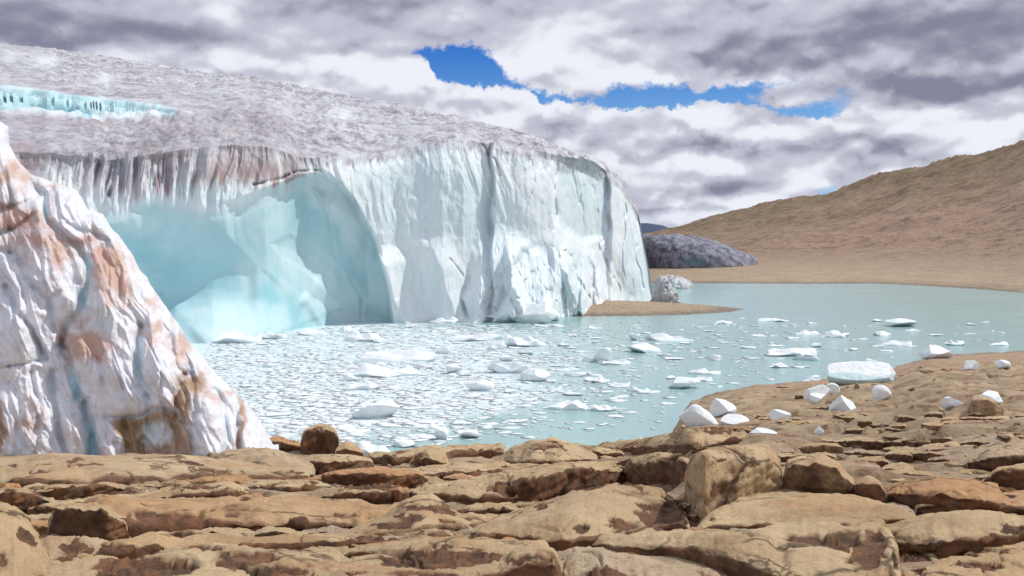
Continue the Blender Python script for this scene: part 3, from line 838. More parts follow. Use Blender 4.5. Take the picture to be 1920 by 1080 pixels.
    o = mesh_obj('ice_tower', Gp, grid_faces(nx, ny + nbk), M_NEAR, dict(dirt=ext(st), blue=ext(bl), grit=ext(gr)))
    tag(o, 'steep white ice mass streaked with pink and brown dirt at the left edge', 'ice mass')
build_near_ice()

# ------------------------------------------------------------------ far dirty ice mound and snout pieces
def lathe_rock(name, cx, cy, w, h, dep, d, mat, seed, sub=5, attrs=None, silh=None, amp=.12):
    """a mound: traced crest line over its width, own depth and rounded ends"""
    nx, nr = 90, 60
    x = np.linspace(cx - w / 2, cx + w / 2, nx)
    crest = tab(x, silh) if silh else cy - h * np.sqrt(np.clip(1 - ((x - cx) / (w / 2)) ** 2, 0, 1))
    a, b = ray(x, crest); _, bb = ray(x, cy + 0 * x)
    zt = CAMZ + b * d; zb = CAMZ + bb * d - 0.02 * d * 0.3
    G = np.zeros((nx, nr, 3))
    for j in range(nr):
        t = j / (nr - 1); s = math.sin(math.pi * t); c = -math.cos(math.pi * t)
        prof = max(s, 0) ** 0.75
        dd = d + dep * c * 0.5 * np.sqrt(np.clip(1 - ((x - cx) / (w * .52)) ** 2, 0.02, 1))
        G[:, j, 0] = a * d; G[:, j, 1] = dd
        G[:, j, 2] = zb + (zt - zb) * prof
    N = gnormals(G)
    P = G.reshape(-1, 3); sz = (w / F * d)
    u = 1.0 / sz
    dis = amp * sz * (0.22 * fbm(P, 9 * u, 5, seed) + 0.25 * cells(P, 10 * u, seed)[0])
    P = P + N.reshape(-1, 3) * dis[:, None]
    return mesh_obj(name, P, grid_faces(nx, nr), mat, attrs(P) if attrs else None)

def m_mound(b):
    P = objpos()
    c = mix(ss(0.36, 0.62, nz(P, 0.6, 7, 0.75)), (0.085, 0.09, 0.125), (0.31, 0.32, 0.39))
    c = mix(attr('blue'), c, (0.10, 0.22, 0.27))
    put(c, b.inputs['Base Color']); b.inputs['Roughness'].default_value = 0.8
    return (nz(P, 0.5, 7, 0.7), 1.0, 0.8)
M_MOUND = material('dirty_ice', m_mound)
def at_mound(P):
    n = fbm(P, .15, 4, 3); px, py = proj(P)
    bl = blobs(px, py, [(1300, 490, 26, 6)])
    return dict(dirt=np.clip(.15 + .4 * n, 0, 1), blue=bl, grit=np.clip(.95 + .2 * n - bl, 0, 1) * 1.0)
o = lathe_rock('ice_mound', 1305, 500, 215, 55, 30, 225, M_MOUND, 3, attrs=at_mound, amp=.09,
               silh=[(1195, 440), (1225, 441), (1260, 440), (1300, 442), (1330, 449), (1360, 462), (1385, 472), (1410, 480), (1415, 498)])
tag(o, 'low grey dirt-covered ice mound at the foot of the brown hill across the lake', 'ice mound')
def at_chunk(P):
    n = fbm(P, .5, 4, 3)
    return dict(dirt=np.clip(.25 + .6 * n, 0, 1), blue=0 * n, grit=np.clip(.55 + .9 * n, 0, 1))
o = lathe_rock('ice_block', 1249, 572, 52, 50, 4, 108, M_GLAC, 5, attrs=at_chunk, amp=.5,
               silh=[(1223, 560), (1228, 530), (1238, 519), (1250, 524), (1262, 540), (1270, 556), (1275, 572)])
tag(o, 'upright grey and white ice block at the tip of the glacier on the sand spit', 'ice block')
o = lathe_rock('ice_remnant', 1266, 534, 62, 16, 10, 150, M_GLAC, 6, attrs=at_chunk, amp=.25,
               silh=[(1236, 520), (1255, 517), (1275, 519), (1292, 527), (1298, 534)])
tag(o, 'small grey dirty ice remnant lying on the far shore behind the tip of the glacier', 'ice remnant')

# ------------------------------------------------------------------ ice floes and stranded ice
_ico = {}
def icos(sub):
    if sub not in _ico:
        import bmesh
        bm = bmesh.new(); bmesh.ops.create_icosphere(bm, subdivisions=sub, radius=1)
        V = np.array([v.co[:] for v in bm.verts]); Fc = np.array([[v.index for v in f.verts] for f in bm.faces]); bm.free()
        _ico[sub] = (V, Fc)
    return _ico[sub]

def chunk(name, mat, loc, size, seed, sub=4, style='floe', rot=0.0, attrs=None):
    """an irregular block: planes cut off a sphere, then noise; origin on what carries it"""
    V, Fc = icos(sub); V = V.copy()
    rs = np.random.RandomState(seed)
    ncut = {'floe': 9, 'block': 8, 'spike': 6, 'slab': 8, 'stone': 9, 'round': 5}[style]
    V *= 1.25
    for i in range(ncut):
        n = rs.normal(size=3); n /= np.linalg.norm(n)
        if style in ('floe', 'slab') and n[2] > 0 and i % 2: n[2] *= 2.5; n /= np.linalg.norm(n)
        h = rs.uniform(0.55, 0.9)
        dd = V @ n - h
        V = V - np.where(dd > 0, dd * 0.98, 0)[:, None] * n
    if style == 'spike':
        V[:, 0] *= 1 - 0.55 * np.clip(V[:, 2], 0, 1); V[:, 1] *= 1 - 0.55 * np.clip(V[:, 2], 0, 1)
        V[:, 0] += .25 * rs.choice([-1, 1]) * np.clip(V[:, 2], 0, 1)
    so = rs.rand(3) * 40
    V = V + V * ((0.16 if style in ('floe', 'stone') else 0.07) * fbm(V + so, 1.3, 4, seed % 17) + 0.015 * fbm(V + so, 6, 3, 2))[:, None]
    if style == 'floe':     # wide skirt at the water, a smaller raised part on it
        z = V[:, 2]; hump = noise(np.stack([V[:, 0], V[:, 1], 0 * z], 1) + so, 1.5, 3) + .35
        z = np.where(z > 0, z * (0.35 + 1.1 * np.clip(hump, 0, 1.0)), z)
        V[:, 2] = z
        V[:, :2] *= (1 + .25 * noise(V * [1, 1, 0] + so, 1.1, 6))[:, None]
    lo = V.min(0); hi = V.max(0)
    V[:, 0] = (V[:, 0] - (lo[0] + hi[0]) / 2) / (hi[0] - lo[0]) * size[0]
    V[:, 1] = (V[:, 1] - (lo[1] + hi[1]) / 2) / (hi[1] - lo[1]) * size[1]
    if style == 'floe':
        V[:, 2] = V[:, 2] / hi[2] * size[2]; V[:, 2] = np.maximum(V[:, 2], -0.25 * size[2] - .05)
    else:
        zz = (V[:, 2] - lo[2]) / (hi[2] - lo[2])
        V[:, 2] = (zz * 1.18 - 0.18) * size[2]
    at_ = attrs(V, rs) if attrs else dict(blue=np.clip(sst(0.35 * size[2], 0.0, V[:, 2]) * 0.5, 0, 1))
    c, s = math.cos(rot), math.sin(rot)
    o = mesh_obj(name, V, Fc, mat, at_, smooth=style in ('floe', 'round', 'slab'))
    o.location = loc; o.rotation_euler = (0, 0, rot)
    if style in ('block', 'spike', 'stone'):
        o.data.polygons.foreach_set('use_smooth', np.ones(len(Fc), bool))
    return o

FLOES = [
 (707, 786, 88, 35, 'block', 'big white dome of floating ice alone near the left shore, grey at its lower left'),
 (755, 793, 36, 9, 'floe', 'small flat floe just right below the big white dome of ice'),
 (815, 806, 43, 11, 'floe', 'tilted thin floe above the one with a pointed horn, near the rocky shore'),
 (790, 822, 52, 8, 'floe', 'long flat floe whose right end touches the horned piece near the rocks'),
 (827, 826, 28, 24, 'spike', 'little floe with a pointed horn sticking up near the rocky shore'),
 (882, 823, 39, 17, 'block', 'smooth rounded white floe alone on open water right of the horned piece'),
 (757, 839, 40, 13, 'block', 'small white humped floe close against the near rocks'),
 (692, 852, 92, 26, 'floe', 'long low bluish floe lying against the near rocks right of the tan boulder'),
 (1058, 769, 88, 18, 'floe', 'long white floe with a knob at its left end, in open water'),
 (1130, 771, 58, 11, 'floe', 'flat white floe just right of the long one with a knob'),
 (1152, 684, 62, 9, 'floe', 'thin flat white raft carrying the upright tilted block'),
 (1130, 680, 32, 30, 'block', 'upright tilted ice block with blue foot in the middle of the lake'),
 (1208, 662, 62, 19, 'spike', 'peaked white floe in mid lake right of the upright block'),
 (1256, 640, 92, 15, 'floe', 'broad flat white floe in mid lake above the peaked one'),
 (1120, 718, 50, 13, 'floe', 'low ridged floe in mid lake below the upright block'),
 (1162, 726, 45, 8, 'floe', 'thin flat floe adjoining the low ridged one on its right'),
 (900, 734, 52, 22, 'block', 'chunky white floe at the edge of the slush, centre left'),
 (1003, 716, 55, 24, 'spike', 'floe with a sharp white peak right of the twin-humped one'),
 (955, 700, 80, 24, 'floe', 'twin-humped white floe at the edge of the slush'),
 (950, 678, 26, 12, 'block', 'little white lump behind the twin-humped floe'),
 (990, 650, 85, 22, 'floe', 'wide heaped white floe below the glacier front, with a grey left end'),
 (928, 656, 44, 14, 'floe', 'low white floe touching the left end of the wide heaped one'),
 (890, 640, 112, 14, 'floe', 'very long flat white floe below the glacier front'),
 (690, 641, 92, 22, 'floe', 'broad white slab of ice beneath the blue cave mouth'),
 (745, 680, 150, 24, 'floe', 'heaped row of broken ice in the slush below the cave'),
 (715, 708, 150, 22, 'floe', 'longest flat mass of ice in the slush, bluish at its lower edge'),
 (852, 702, 32, 18, 'block', 'small upright lump in the slush left of the twin-humped floe'),
 (675, 732, 80, 15, 'floe', 'flat white pan at the left of the slush above the big dome'),
 (1065, 696, 44, 7, 'floe', 'thin flat floe left of the upright tilted block'),
 (1188, 737, 18, 11, 'block', 'small knob of ice at the left end of a thin floe, mid lake'),
 (1217, 738, 46, 8, 'floe', 'thin floe stretching right from a small knob of ice'),
 (1190, 638, 22, 14, 'block', 'small white lump left of the broad flat floe in mid lake'),
 (832, 606, 55, 13, 'floe', 'low white floe against the foot of the glacier right of the cave'),
 (865, 601, 18, 17, 'spike', 'small pointed ice piece at the foot of the glacier right of the cave'),
 (1000, 607, 84, 37, 'block', 'largest faceted ice block at the foot of the glacier beside the sand spit'),
 (942, 604, 62, 15, 'slab', 'low blue-white slab left of the largest faceted block under the glacier'),
 (1038, 602, 24, 20, 'block', 'small ice shard right of the largest faceted block under the glacier'),
 (1283, 729, 58, 22, 'block', 'chunky white floe off the tip of the right beach'),
 (1316, 715, 38, 8, 'floe', 'flat floe just behind the chunky one off the right beach'),
 (1480, 668, 100, 16, 'floe', 'longest floe off the right beach, pinkish with a small peak'),
 (1508, 676, 50, 14, 'floe', 'white floe lying in front of the longest one off the right beach'),
 (1512, 628, 46, 10, 'floe', 'low floe left of the one with a ridged top, right half of the lake'),
 (1567, 633, 60, 14, 'floe', 'ridged floe beyond the right beach with blue base'),
 (1655, 630, 32, 9, 'floe', 'small domed floe alone in the right half of the lake'),
 (1690, 613, 55, 16, 'spike', 'floe with an upturned left tip, farthest right of the middle water'),
 (1713, 621, 30, 4, 'floe', 'thin sliver of ice just below the floe with an upturned tip'),
 (1678, 648, 57, 9, 'floe', 'flat floe in the right part of the lake off the beach'),
 (1792, 648, 36, 11, 'floe', 'small sloping floe near the waterline on the right behind the stranded wedge'),
 (1873, 648, 40, 8, 'floe', 'small flat floe nearest the right edge just off the beach'),
 (1452, 603, 64, 6, 'floe', 'thin long floe far out right of the sand spit'),
 (1357, 607, 42, 5, 'floe', 'thin floe just below the tip of the sand spit'),
 (1320, 702, 62, 10, 'floe', 'low white floe in mid lake above the chunky one near the beach tip'),
 (1459, 690, 36, 9, 'floe', 'small humped floe above the beach left of the big stranded block'),
 (428, 644, 120, 24, 'floe', 'heap of broken ice at the left foot of the blue cave'),
 (505, 636, 66, 14, 'floe', 'low ice heap along the waterline in the middle of the blue cave'),
 (588, 629, 60, 14, 'floe', 'bumpy ice heap at the dark waterline of the cave'),
 (648, 622, 50, 12, 'floe', 'small ice heap at the right end of the cave waterline'),
 (1520, 719, 38, 13, 'floe', 'small white floe at the water edge left of the big stranded block'),
]
EB = ae  # unused alias kept short
def waterdepth(px, py): return CAMZ / -ray(px, py)[1]
fi = 0
for k_, (px, py, w, h, st, lb) in enumerate(FLOES):
    if not st: continue
    d = float(waterdepth(px, py)); ww = w / F * d * 1.04; dep = ww * (0.55 if w > 60 else 0.7)
    if st in ('block', 'spike'): dep = ww * .75
    tall = max(0.08, h / F * d - dep * 0.5 * (CAMZ / d) * 0.5)
    a = float(ray(px, py)[0]); dd = d + dep * 0.42
    o = chunk('ice_floe', M_FLOE, (a * dd, dd, 0), (ww, dep, tall), 100 + k_, 5 if w > 50 else 4, st)
    tag(o, lb, 'ice floe', 'ice floes on the lake')

# countless-looking but countable small floes: up to 235 individuals
def density(px, py):
    s = sst(1080, 520, px - (py - 640) * .3) * sst(850, 790, py) * 0.9
    s = s + 0.34 * sst(1350, 900, px) * sst(592, 625, py) * sst(790, 730, py)
    s = s + 0.15 * sst(1950, 1500, px) * sst(590, 610, py) * sst(700, 660, py)
    s = s + 0.10 * sst(600, 610, py)
    return s
CAVBASE = [(380, 628), (500, 628), (600, 615), (700, 610), (780, 608), (870, 606), (1050, 606), (1390, 590), (1920, 590)]
rr = np.random.RandomState(5)
protos = []
for i in range(9):
    st = ['floe', 'floe', 'floe', 'block', 'floe', 'slab', 'floe', 'spike', 'floe'][i]
    o = chunk('ice_floe', M_FLOE, (0, 0, 0), (1, .7, .11 if st in ('floe', 'slab') else .30), 400 + i, 3, st)
    protos.append(o)
first = [True] * 9
placed = [(f[0], f[1] - f[3] / 2, f[2]) for f in FLOES if f[4]]
cnt = 0; tries = 0
while cnt < 232 and tries < 20000:
    tries += 1
    px = rr.uniform(400, 1900); py = 592 + 250 * rr.rand() ** 1.35
    if rr.rand() > density(px, py) * 1.6: continue
    if py < np.interp(px, *zip(*CAVBASE)) + 4: continue
    if py > np.interp(px, [400, 520, 900, 1000, 1250, 1290, 1540, 1700, 1920], [790, 815, 812, 800, 790, 735, 705, 665, 650]): continue
    if px > 1040 and px < 1390 and py < 606: continue
    if px < np.interp(py, [590, 700, 800, 840], [360, 420, 500, 520]): continue
    w = rr.choice([10, 14, 18, 24, 30, 40], p=[.10, .18, .22, .22, .16, .12]) * (0.7 + (py - 590) / 400)
    if any(abs(px - q[0]) < (w + q[2]) * .5 and abs(py - 3 - q[1]) < 7 for q in placed): continue
    placed.append((px, py - 3, w))
    d = float(waterdepth(px, py)); ww = w / F * d
    j = rr.randint(9)
    p = protos[j]
    o = p if first[j] else p.copy()
    if not first[j]: COL.objects.link(o)
    first[j] = False
    a = float(ray(px, py)[0])
    o.location = (a * d, d, 0); o.rotation_euler = (0, 0, rr.uniform(-.6, .6) + (math.pi if rr.rand() < .5 else 0))
    o.scale = (ww, ww * rr.uniform(.6, 1.1), ww * rr.uniform(.6, 1.3))
    if px < 860: lb = 'one of the small white floes crowding the slush below the cave'
    elif px < 1290: lb = 'one of the small low floes scattered over the middle of the lake'
    else: lb = 'one of the small low floes scattered over the right part of the lake'
    tag(o, lb, 'ice floe', lb.replace('one of the ', ''))
    cnt += 1

def build_brash():
    V0, F0 = icos(1)
    Vs, Fs = [], []; n = 0
    r = np.random.RandomState(77); k = 0
    while k < 9500:
        px = r.uniform(385, 1500) if r.rand() < .9 else r.uniform(1300, 1900); py = 594 + 260 * r.rand() ** 1.2
        if r.rand() > density(px, py) ** 1.5 + .02: continue
        cl = noise(np.array([[px * .012, py * .035, 0]]), 1, 3)[0] if k % 2 else 0.3
        if r.rand() > 0.55 + cl * 1.6: continue
        if py < np.interp(px, *zip(*CAVBASE)): continue
        if px > 1240 and py > np.interp(px, [1250, 1290, 1540, 1700, 1920], [790, 735, 705, 665, 650]): continue
        d = float(waterdepth(px, py)); a = float(ray(px, py)[0])
        s = r.choice([3, 5, 8, 12, 18], p=[.3, .3, .22, .13, .05]) * (.7 + (py - 600) / 350) / F * d * .5
        v = V0 * np.array([s * r.uniform(1.1, 2.6), s * r.uniform(.8, 1.7), s * r.uniform(.05, .12)]) * (1 + .3 * r.uniform(-1, 1, (len(V0), 1)))
        t = r.uniform(-.5, .5); c, q = math.cos(t), math.sin(t)
        v = np.stack([v[:, 0] * c - v[:, 1] * q + a * d, v[:, 0] * q + v[:, 1] * c + d, v[:, 2] + .01], 1)
        Vs.append(v); Fs.append(F0 + n); n += len(v); k += 1
    o = mesh_obj('brash_ice', np.concatenate(Vs), np.concatenate(Fs), M_BRASH)
    tag(o, 'slush and small crumbs of ice floating below the glacier', 'brash ice', kind='stuff')
build_brash()

STRANDED = [
 (1612, 722, 138, 44, 'big', 'longest stranded ice block, white rounded top over a blue-green side, at the water edge'),
 (1760, 673, 66, 27, 'spike', 'white ice wedge sloping up to the right, stranded on the far end of the beach'),
 (1533, 745, 50, 24, 'block', 'lumpy white ice block left of a smaller cube, below the longest stranded block'),
 (1562, 738, 26, 20, 'block', 'small white ice cube touching the right end of a lumpy block on the beach'),
 (1534, 752, 32, 14, 'block', 'low bluish ice piece in front of the lumpy block'),
 (1581, 770, 52, 30, 'block', 'angular white ice block sloping to the left, standing alone on pebbles'),
 (1652, 749, 38, 28, 'block', 'white rounded ice block sitting on a brown stone'),
 (1463, 790, 42, 22, 'block', 'low faceted white ice block alone on the brown sand left of the beach'),
 (1308, 806, 72, 48, 'spike', 'tall rounded white ice block at the left end of the trio by the inlet'),
 (1356, 779, 50, 31, 'block', 'ice block with a grey shaded left side, rear of the trio by the inlet'),
 (1376, 802, 60, 25, 'block', 'low white ice block, right front of the trio by the inlet'),
 (1430, 827, 56, 24, 'block', 'ice block grey on its left and white on its right, wedged in the rocks'),
 (1536, 813, 20, 15, 'spike', 'smallest pointed piece of ice alone on the rocks'),
 (1820, 695, 32, 20, 'block', 'small cubic white ice block on the open sand, left of its twin'),
 (1882, 693, 28, 18, 'block', 'small white ice block with a slanted top nearest the right edge'),
 (1785, 763, 42, 20, 'block', 'flat white ice block on the sand left of the boulder capped with ice'),
]
def place_on(px, py, back=0.0):
    d = float(hitground(px, py))
    a = float(ray(px, py)[0])
    dd = d + back
    x = a * dd
    return x, dd, d, a
for k_, (px, py, w, h, st, lb) in enumerate(STRANDED):
    d = float(hitground(px, py)); ww = w / F * d
    dep = ww * (0.45 if st == 'big' else .7); dd = d + dep * .45; a = float(ray(px, py)[0])
    z = max(hz(a * dd, dd), 0) - 0.03
    s2 = 'slab' if st == 'big' else st
    ztop = CAMZ + float(ray(px, py - h)[1]) * (dd)
    tall = max(ztop - z, 0.1)
    at_b = None
    if st == 'big':
        at_b = lambda V, rs: dict(blue=0.8 * sst(.62, .5, V[:, 2] / V[:, 2].max() + .1 * noise(V, 1.2, 3) + .15 * sst(-.2, .5, V[:, 0] / V[:, 0].max())) * (V[:, 1] < 0))
    o = chunk('stranded_ice', M_FLOE, (a * dd, dd, z), (ww, dep, tall), 700 + k_ * 3, 5, s2, attrs=at_b)
    tag(o, lb, 'ice block', 'stranded ice blocks on the beach')

# ------------------------------------------------------------------ rocks
# brown, rusty and dark weathered patches of the rock in view, plus a painted shadow band, (px, py, rx, ry, strength)
BROWN = [(1560, 1005, 55, 20, .8), (1630, 1030, 34, 40, 1.1), (1500, 1010, 40, 16, .6), (1240, 960, 46, 26, 1.1), (1170, 985, 40, 16, .5), (1090, 985, 20, 8, .5), (840, 1040, 110, 16, 1.1), (770, 1048, 70, 16, .9), (830, 955, 55, 9, .8),
         (310, 975, 55, 16, .9), (450, 965, 60, 12, .6), (560, 985, 60, 10, .7), (280, 1065, 80, 18, 1.0), (470, 1050, 60, 18, .9), (520, 1068, 60, 12, .8), (60, 900, 60, 8, .4), (150, 920, 110, 10, 1.2), (350, 908, 70, 7, .8), (560, 915, 70, 8, .8), (420, 925, 80, 8, .8),
         (130, 1030, 20, 30, .7), (30, 1060, 20, 30, .5), (250, 1035, 70, 14, .6), (370, 1030, 60, 8, .6), (570, 895, 60, 8, .5), (1000, 920, 60, 22, 1.1), (1090, 905, 40, 16, .9), (1230, 880, 30, 14, .8), (1180, 870, 30, 10, .7), (1350, 925, 30, 22, .9), (1330, 950, 20, 20, .5), (1540, 900, 40, 25, .6),
         (1380, 870, 50, 20, .55), (1800, 1025, 70, 12, .8), (1880, 985, 40, 10, .5), (1720, 1050, 30, 20, .8), (1900, 890, 30, 12, .9), (780, 1075, 60, 6, .7), (1000, 1065, 50, 20, .9), (450, 885, 60, 4, .4), (130, 870, 90, 4, .4), (70, 880, 30, 3, .5), (1840, 1060, 60, 12, .5), (700, 905, 90, 10, 1.0), (1350, 805, 50, 6, 1.0)]
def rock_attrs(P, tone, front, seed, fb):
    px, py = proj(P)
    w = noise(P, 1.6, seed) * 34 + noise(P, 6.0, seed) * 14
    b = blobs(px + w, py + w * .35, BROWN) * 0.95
    b = np.maximum(b, front * (0.3 + fb))  # rust-brown fracture faces, with the shade of the fronts painted in as well
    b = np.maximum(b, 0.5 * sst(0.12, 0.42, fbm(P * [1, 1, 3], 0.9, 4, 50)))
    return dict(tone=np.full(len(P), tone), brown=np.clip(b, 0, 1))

SGN = 1.0
def slab(name, pts, label, cat='rock slab', group=None, tone=0.5, fb=0.45, thick=None, back=None, rough=1.0, seed=1, nx=None, tilt=0.0, hump=0.35, lift=0.0):
    """pts: (px x, top y, edge y, bottom y) stations along the rock, left to right: the top face runs from its front edge back
    to the top line, the front face from the edge down to where it meets the ground; real depth comes from the ground below"""
    p = np.array(pts, float)
    x0, x1 = p[0, 0], p[-1, 0]
    wpx = x1 - x0
    nx = nx or int(np.clip(wpx * 0.45, 44, 190))
    s = np.linspace(0, 1, nx); s = 0.5 - 0.5 * np.cos(np.pi * s) * (0.35) - (0.5 - s) * 0.65 * 1.0
    s = (s - s[0]) / (s[-1] - s[0])
    x = x0 + wpx * s
    def sm(v):
        for _ in range(2): v = np.convolve(np.pad(v, 1, 'edge'), [.25, .5, .25], 'valid')
        return v
    yt, ye, yb = (sm(np.interp(x, p[:, 0], p[:, i])) for i in (1, 2, 3))
    jag = np.stack([x * 0.03, 0 * x, 0 * x], 1)
    ye = ye + (yb - ye) * 0.25 * fbm(jag, 1.3, 3, seed)
    yt = yt + np.minimum(3.0, 0.06 * (yb - yt)) * fbm(jag, 2.0, 3, seed + 5)
    db = hitground(x, yb) * (1 - 0.0)
    mid = float(np.median(db)); ww = wpx / F * mid
    dtop = hitground(x, np.maximum(yt + (yb - ye) * .9, yt + 4))
    dtop = np.clip(dtop, db + 0.16 * ww + .05, db + np.minimum(0.9 * ww, back or 99) + .1)
    if back: dtop = db + back * (0.5 + 0.5 * np.sqrt(np.clip(np.sin(np.pi * s), 0, 1)))
    for _ in range(7): dtop = sm(dtop)
    for _ in range(2): db = sm(db)
    nf, nt, nb_ = 22, 40, 14
    if wpx < 120: nf, nt, nb_ = 14, 24, 10
    if wpx < 40: nf, nt, nb_ = 8, 12, 6
    G = np.zeros((nx, nf + nt + nb_, 3)); FR = np.zeros(G.shape[:2])
    ends = np.clip(np.minimum(s, 1 - s) / 0.05, 0, 1); ends = np.sqrt(1 - (1 - ends) ** 2)
    for i in range(nx):
        a_t, b_t = ray(x[i], yt[i]); a_e, b_e = ray(x[i], ye[i]); a_b, b_b = ray(x[i], yb[i])
        zb = CAMZ + b_b * db[i]; de = db[i] - min(0.04, 0.02 * ww); ze = CAMZ + b_e * de; zt = CAMZ + b_t * dtop[i]
        ze = max(ze, zb + .01)
        ze = zb + (ze - zb) * (0.25 + 0.75 * ends[i]); zt = zb + (zt - zb) * (0.35 + 0.65 * ends[i])
        dt_ = db[i] + (dtop[i] - db[i]) * (0.3 + 0.7 * ends[i])
        t = np.linspace(0, 1, nf, endpoint=False)
        d1 = db[i] + 0.06 * ww * (1 - t) ** 2 * 1.6 + (de - db[i]) * t - 0.01 * ww * np.sin(np.pi * t)
        z1 = (zb - 0.12 * ww - .1) * (1 - t) + ze * t
        u = np.linspace(0, 1, nt)
        d2 = de + (dt_ - de) * u
        # convex top in the picture plane as well as in plan
        z2l = ze + (zt - ze) * u
        z2 = z2l + hump * 0.10 * ww * np.sin(np.pi * u) ** 1.0 * min(1, (ye[i] - yt[i]) / 30.0)
        v = np.linspace(0, 1, nb_ + 1)[1:]
        d3 = dt_ + 0.18 * ww * np.sin(v * math.pi / 2); z3 = zt + (zb - 0.35 * ww - .4 - zt) * (1 - np.cos(v * math.pi / 2))
        d_ = np.concatenate([d1, d2, d3]); z_ = np.concatenate([z1, z2, z3])
        aa = np.concatenate([a_b + (a_e - a_b) * t, a_e + (a_t - a_e) * u, np.full(nb_, a_t)])
        G[i, :, 0] = aa * d_; G[i, :, 1] = d_; G[i, :, 2] = z_ + lift
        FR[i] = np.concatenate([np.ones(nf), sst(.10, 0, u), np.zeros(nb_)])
    for _ in range(1):
        G[1:-1, 1:-1] = (G[1:-1, 1:-1] * 2 + G[:-2, 1:-1] * .5 + G[2:, 1:-1] * .5 + G[1:-1, :-2] * .5 + G[1:-1, 2:] * .5) / 4
    # close the two ends
    for e in (0, -1):
        c = G[e].mean(0); G[e] = c + (G[e] - c) * 0.02; G[e, :, 2] -= 0.05 * ww
    N = gnormals(G); P = G.reshape(-1, 3); u_ = 1.0 / max(ww, .25)
    so = seed * 3.1
    Pq = P + so
    fr = FR.ravel()
    c1 = cells(Pq * [1, 1, 1.4], 3.2 * u_, seed); c2 = cells(Pq * [1, 1, 1.8], 9 * u_, seed + 1)
    strat = noise(Pq * [.6, .6, 5.0], 4 * u_, seed + 2)
    dis = rough * ww * (0.020 * fbm(Pq, 3.5 * u_, 4, seed) + fr * (0.045 * c1[0] + 0.030 * c2[0] + 0.018 * strat) + (1 - fr) * (0.026 * c1[0] + 0.010 * c2[0] + .007 * fbm(Pq * [.5, .5, 3], 9 * u_, 3, seed) - 0.030 * sst(.07, 0, c1[1]) * sst(-.1, .2, noise(Pq, 1.5 * u_, 4))))
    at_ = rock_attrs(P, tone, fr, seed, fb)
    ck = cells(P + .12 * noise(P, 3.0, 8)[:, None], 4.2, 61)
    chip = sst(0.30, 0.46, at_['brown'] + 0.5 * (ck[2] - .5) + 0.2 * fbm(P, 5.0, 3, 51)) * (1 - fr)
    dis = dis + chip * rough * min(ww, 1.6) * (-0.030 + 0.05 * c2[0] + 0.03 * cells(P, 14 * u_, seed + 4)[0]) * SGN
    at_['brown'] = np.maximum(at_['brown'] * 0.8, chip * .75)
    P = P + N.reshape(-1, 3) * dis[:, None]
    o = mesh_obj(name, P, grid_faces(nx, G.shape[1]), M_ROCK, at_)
    tag(o, label, cat, group)
    return o

S = slab
GR = 'sandstone slabs of the near shore'
# --- traced rocks, from the lake edge towards the camera
S('boulder', [(563, 822, 828, 850), (570, 806, 812, 853), (590, 797, 806, 853), (612, 795, 806, 853), (630, 803, 812, 854), (638, 830, 836, 854)], 'tan rounded boulder with a dark hollow front, on the shore right of the stained ice', 'boulder', tone=.7, fb=.75, seed=3, back=.9)
S('rock_slab', [(503, 822, 828, 842), (520, 816, 826, 846), (545, 824, 834, 848), (568, 830, 838, 850)], 'low dark red rock between the foot of the stained ice and the tan boulder', group=GR, tone=.9, fb=.8, seed=4)
S('rock_slab', [(628, 842, 846, 858), (648, 826, 842, 858), (665, 832, 846, 858), (682, 846, 850, 858)], 'small tan pointed rock just right of the tan hollow boulder', group=GR, tone=.7, seed=5)
S('rock_slab', [(380, 852, 872, 880), (420, 846, 878, 890), (470, 838, 882, 892), (500, 838, 884, 893), (550, 856, 886, 893), (590, 872, 888, 893)], 'grey-tan smooth hump in front of the right foot of the stained ice', group=GR, tone=.2, seed=6, fb=.2)
S('rock_slab', [(-60, 866, 905, 912), (20, 862, 905, 914), (120, 858, 904, 915), (250, 859, 901, 912), (380, 861, 896, 905), (480, 868, 892, 900), (580, 882, 892, 897)], 'very wide flat grey-tan slab carrying the small orange stone', group=GR, tone=.25, seed=7, fb=.4, rough=.6)
S('rock_slab', [(566, 862, 866, 880), (600, 853, 866, 886), (660, 852, 864, 885), (700, 860, 866, 880)], 'tan slab with a dark underside right below the hollow boulder', group=GR, tone=.4, seed=8, fb=.8)
S('rock_slab', [(690, 848, 854, 866), (740, 846, 856, 870), (800, 838, 852, 868), (880, 834, 848, 864), (950, 832, 846, 862)], 'long tan slab edging the water left of the largest shore hump', group=GR, tone=.45, seed=9)
S('rock_slab', [(768, 868, 870, 874), (778, 850, 862, 878), (800, 842, 860, 880), (830, 840, 868, 880), (842, 862, 870, 878)], 'tan rock with a dark brown left end at the water side', group=GR, tone=.5, seed=10, fb=.7)
S('rock_slab', [(828, 856, 860, 864), (838, 842, 852, 864), (866, 839, 854, 864), (888, 848, 856, 863)], 'small orange-tan lump left of the largest shore hump', group=GR, tone=.75, seed=11)
S('rock_slab', [(935, 856, 868, 872), (960, 838, 866, 874), (1000, 825, 866, 876), (1040, 820, 864, 874), (1080, 832, 862, 870), (1120, 852, 862, 868)], 'largest smooth grey-tan hump standing against the water at the shore', group=GR, tone=.3, seed=12, fb=.3)
S('rock_slab', [(1030, 836, 842, 848), (1080, 832, 842, 856), (1120, 836, 848, 862), (1170, 846, 852, 860)], 'thin tan ledge stepping down right of the largest shore hump', group=GR, tone=.45, seed=13, fb=.6)
S('rock_slab', [(1120, 832, 842, 850), (1180, 824, 840, 856), (1240, 818, 838, 860), (1300, 806, 836, 852), (1350, 802, 832, 842), (1400, 812, 826, 836)], 'broad pale slab under the trio of stranded ice', group=GR, tone=.4, seed=14, fb=.6)
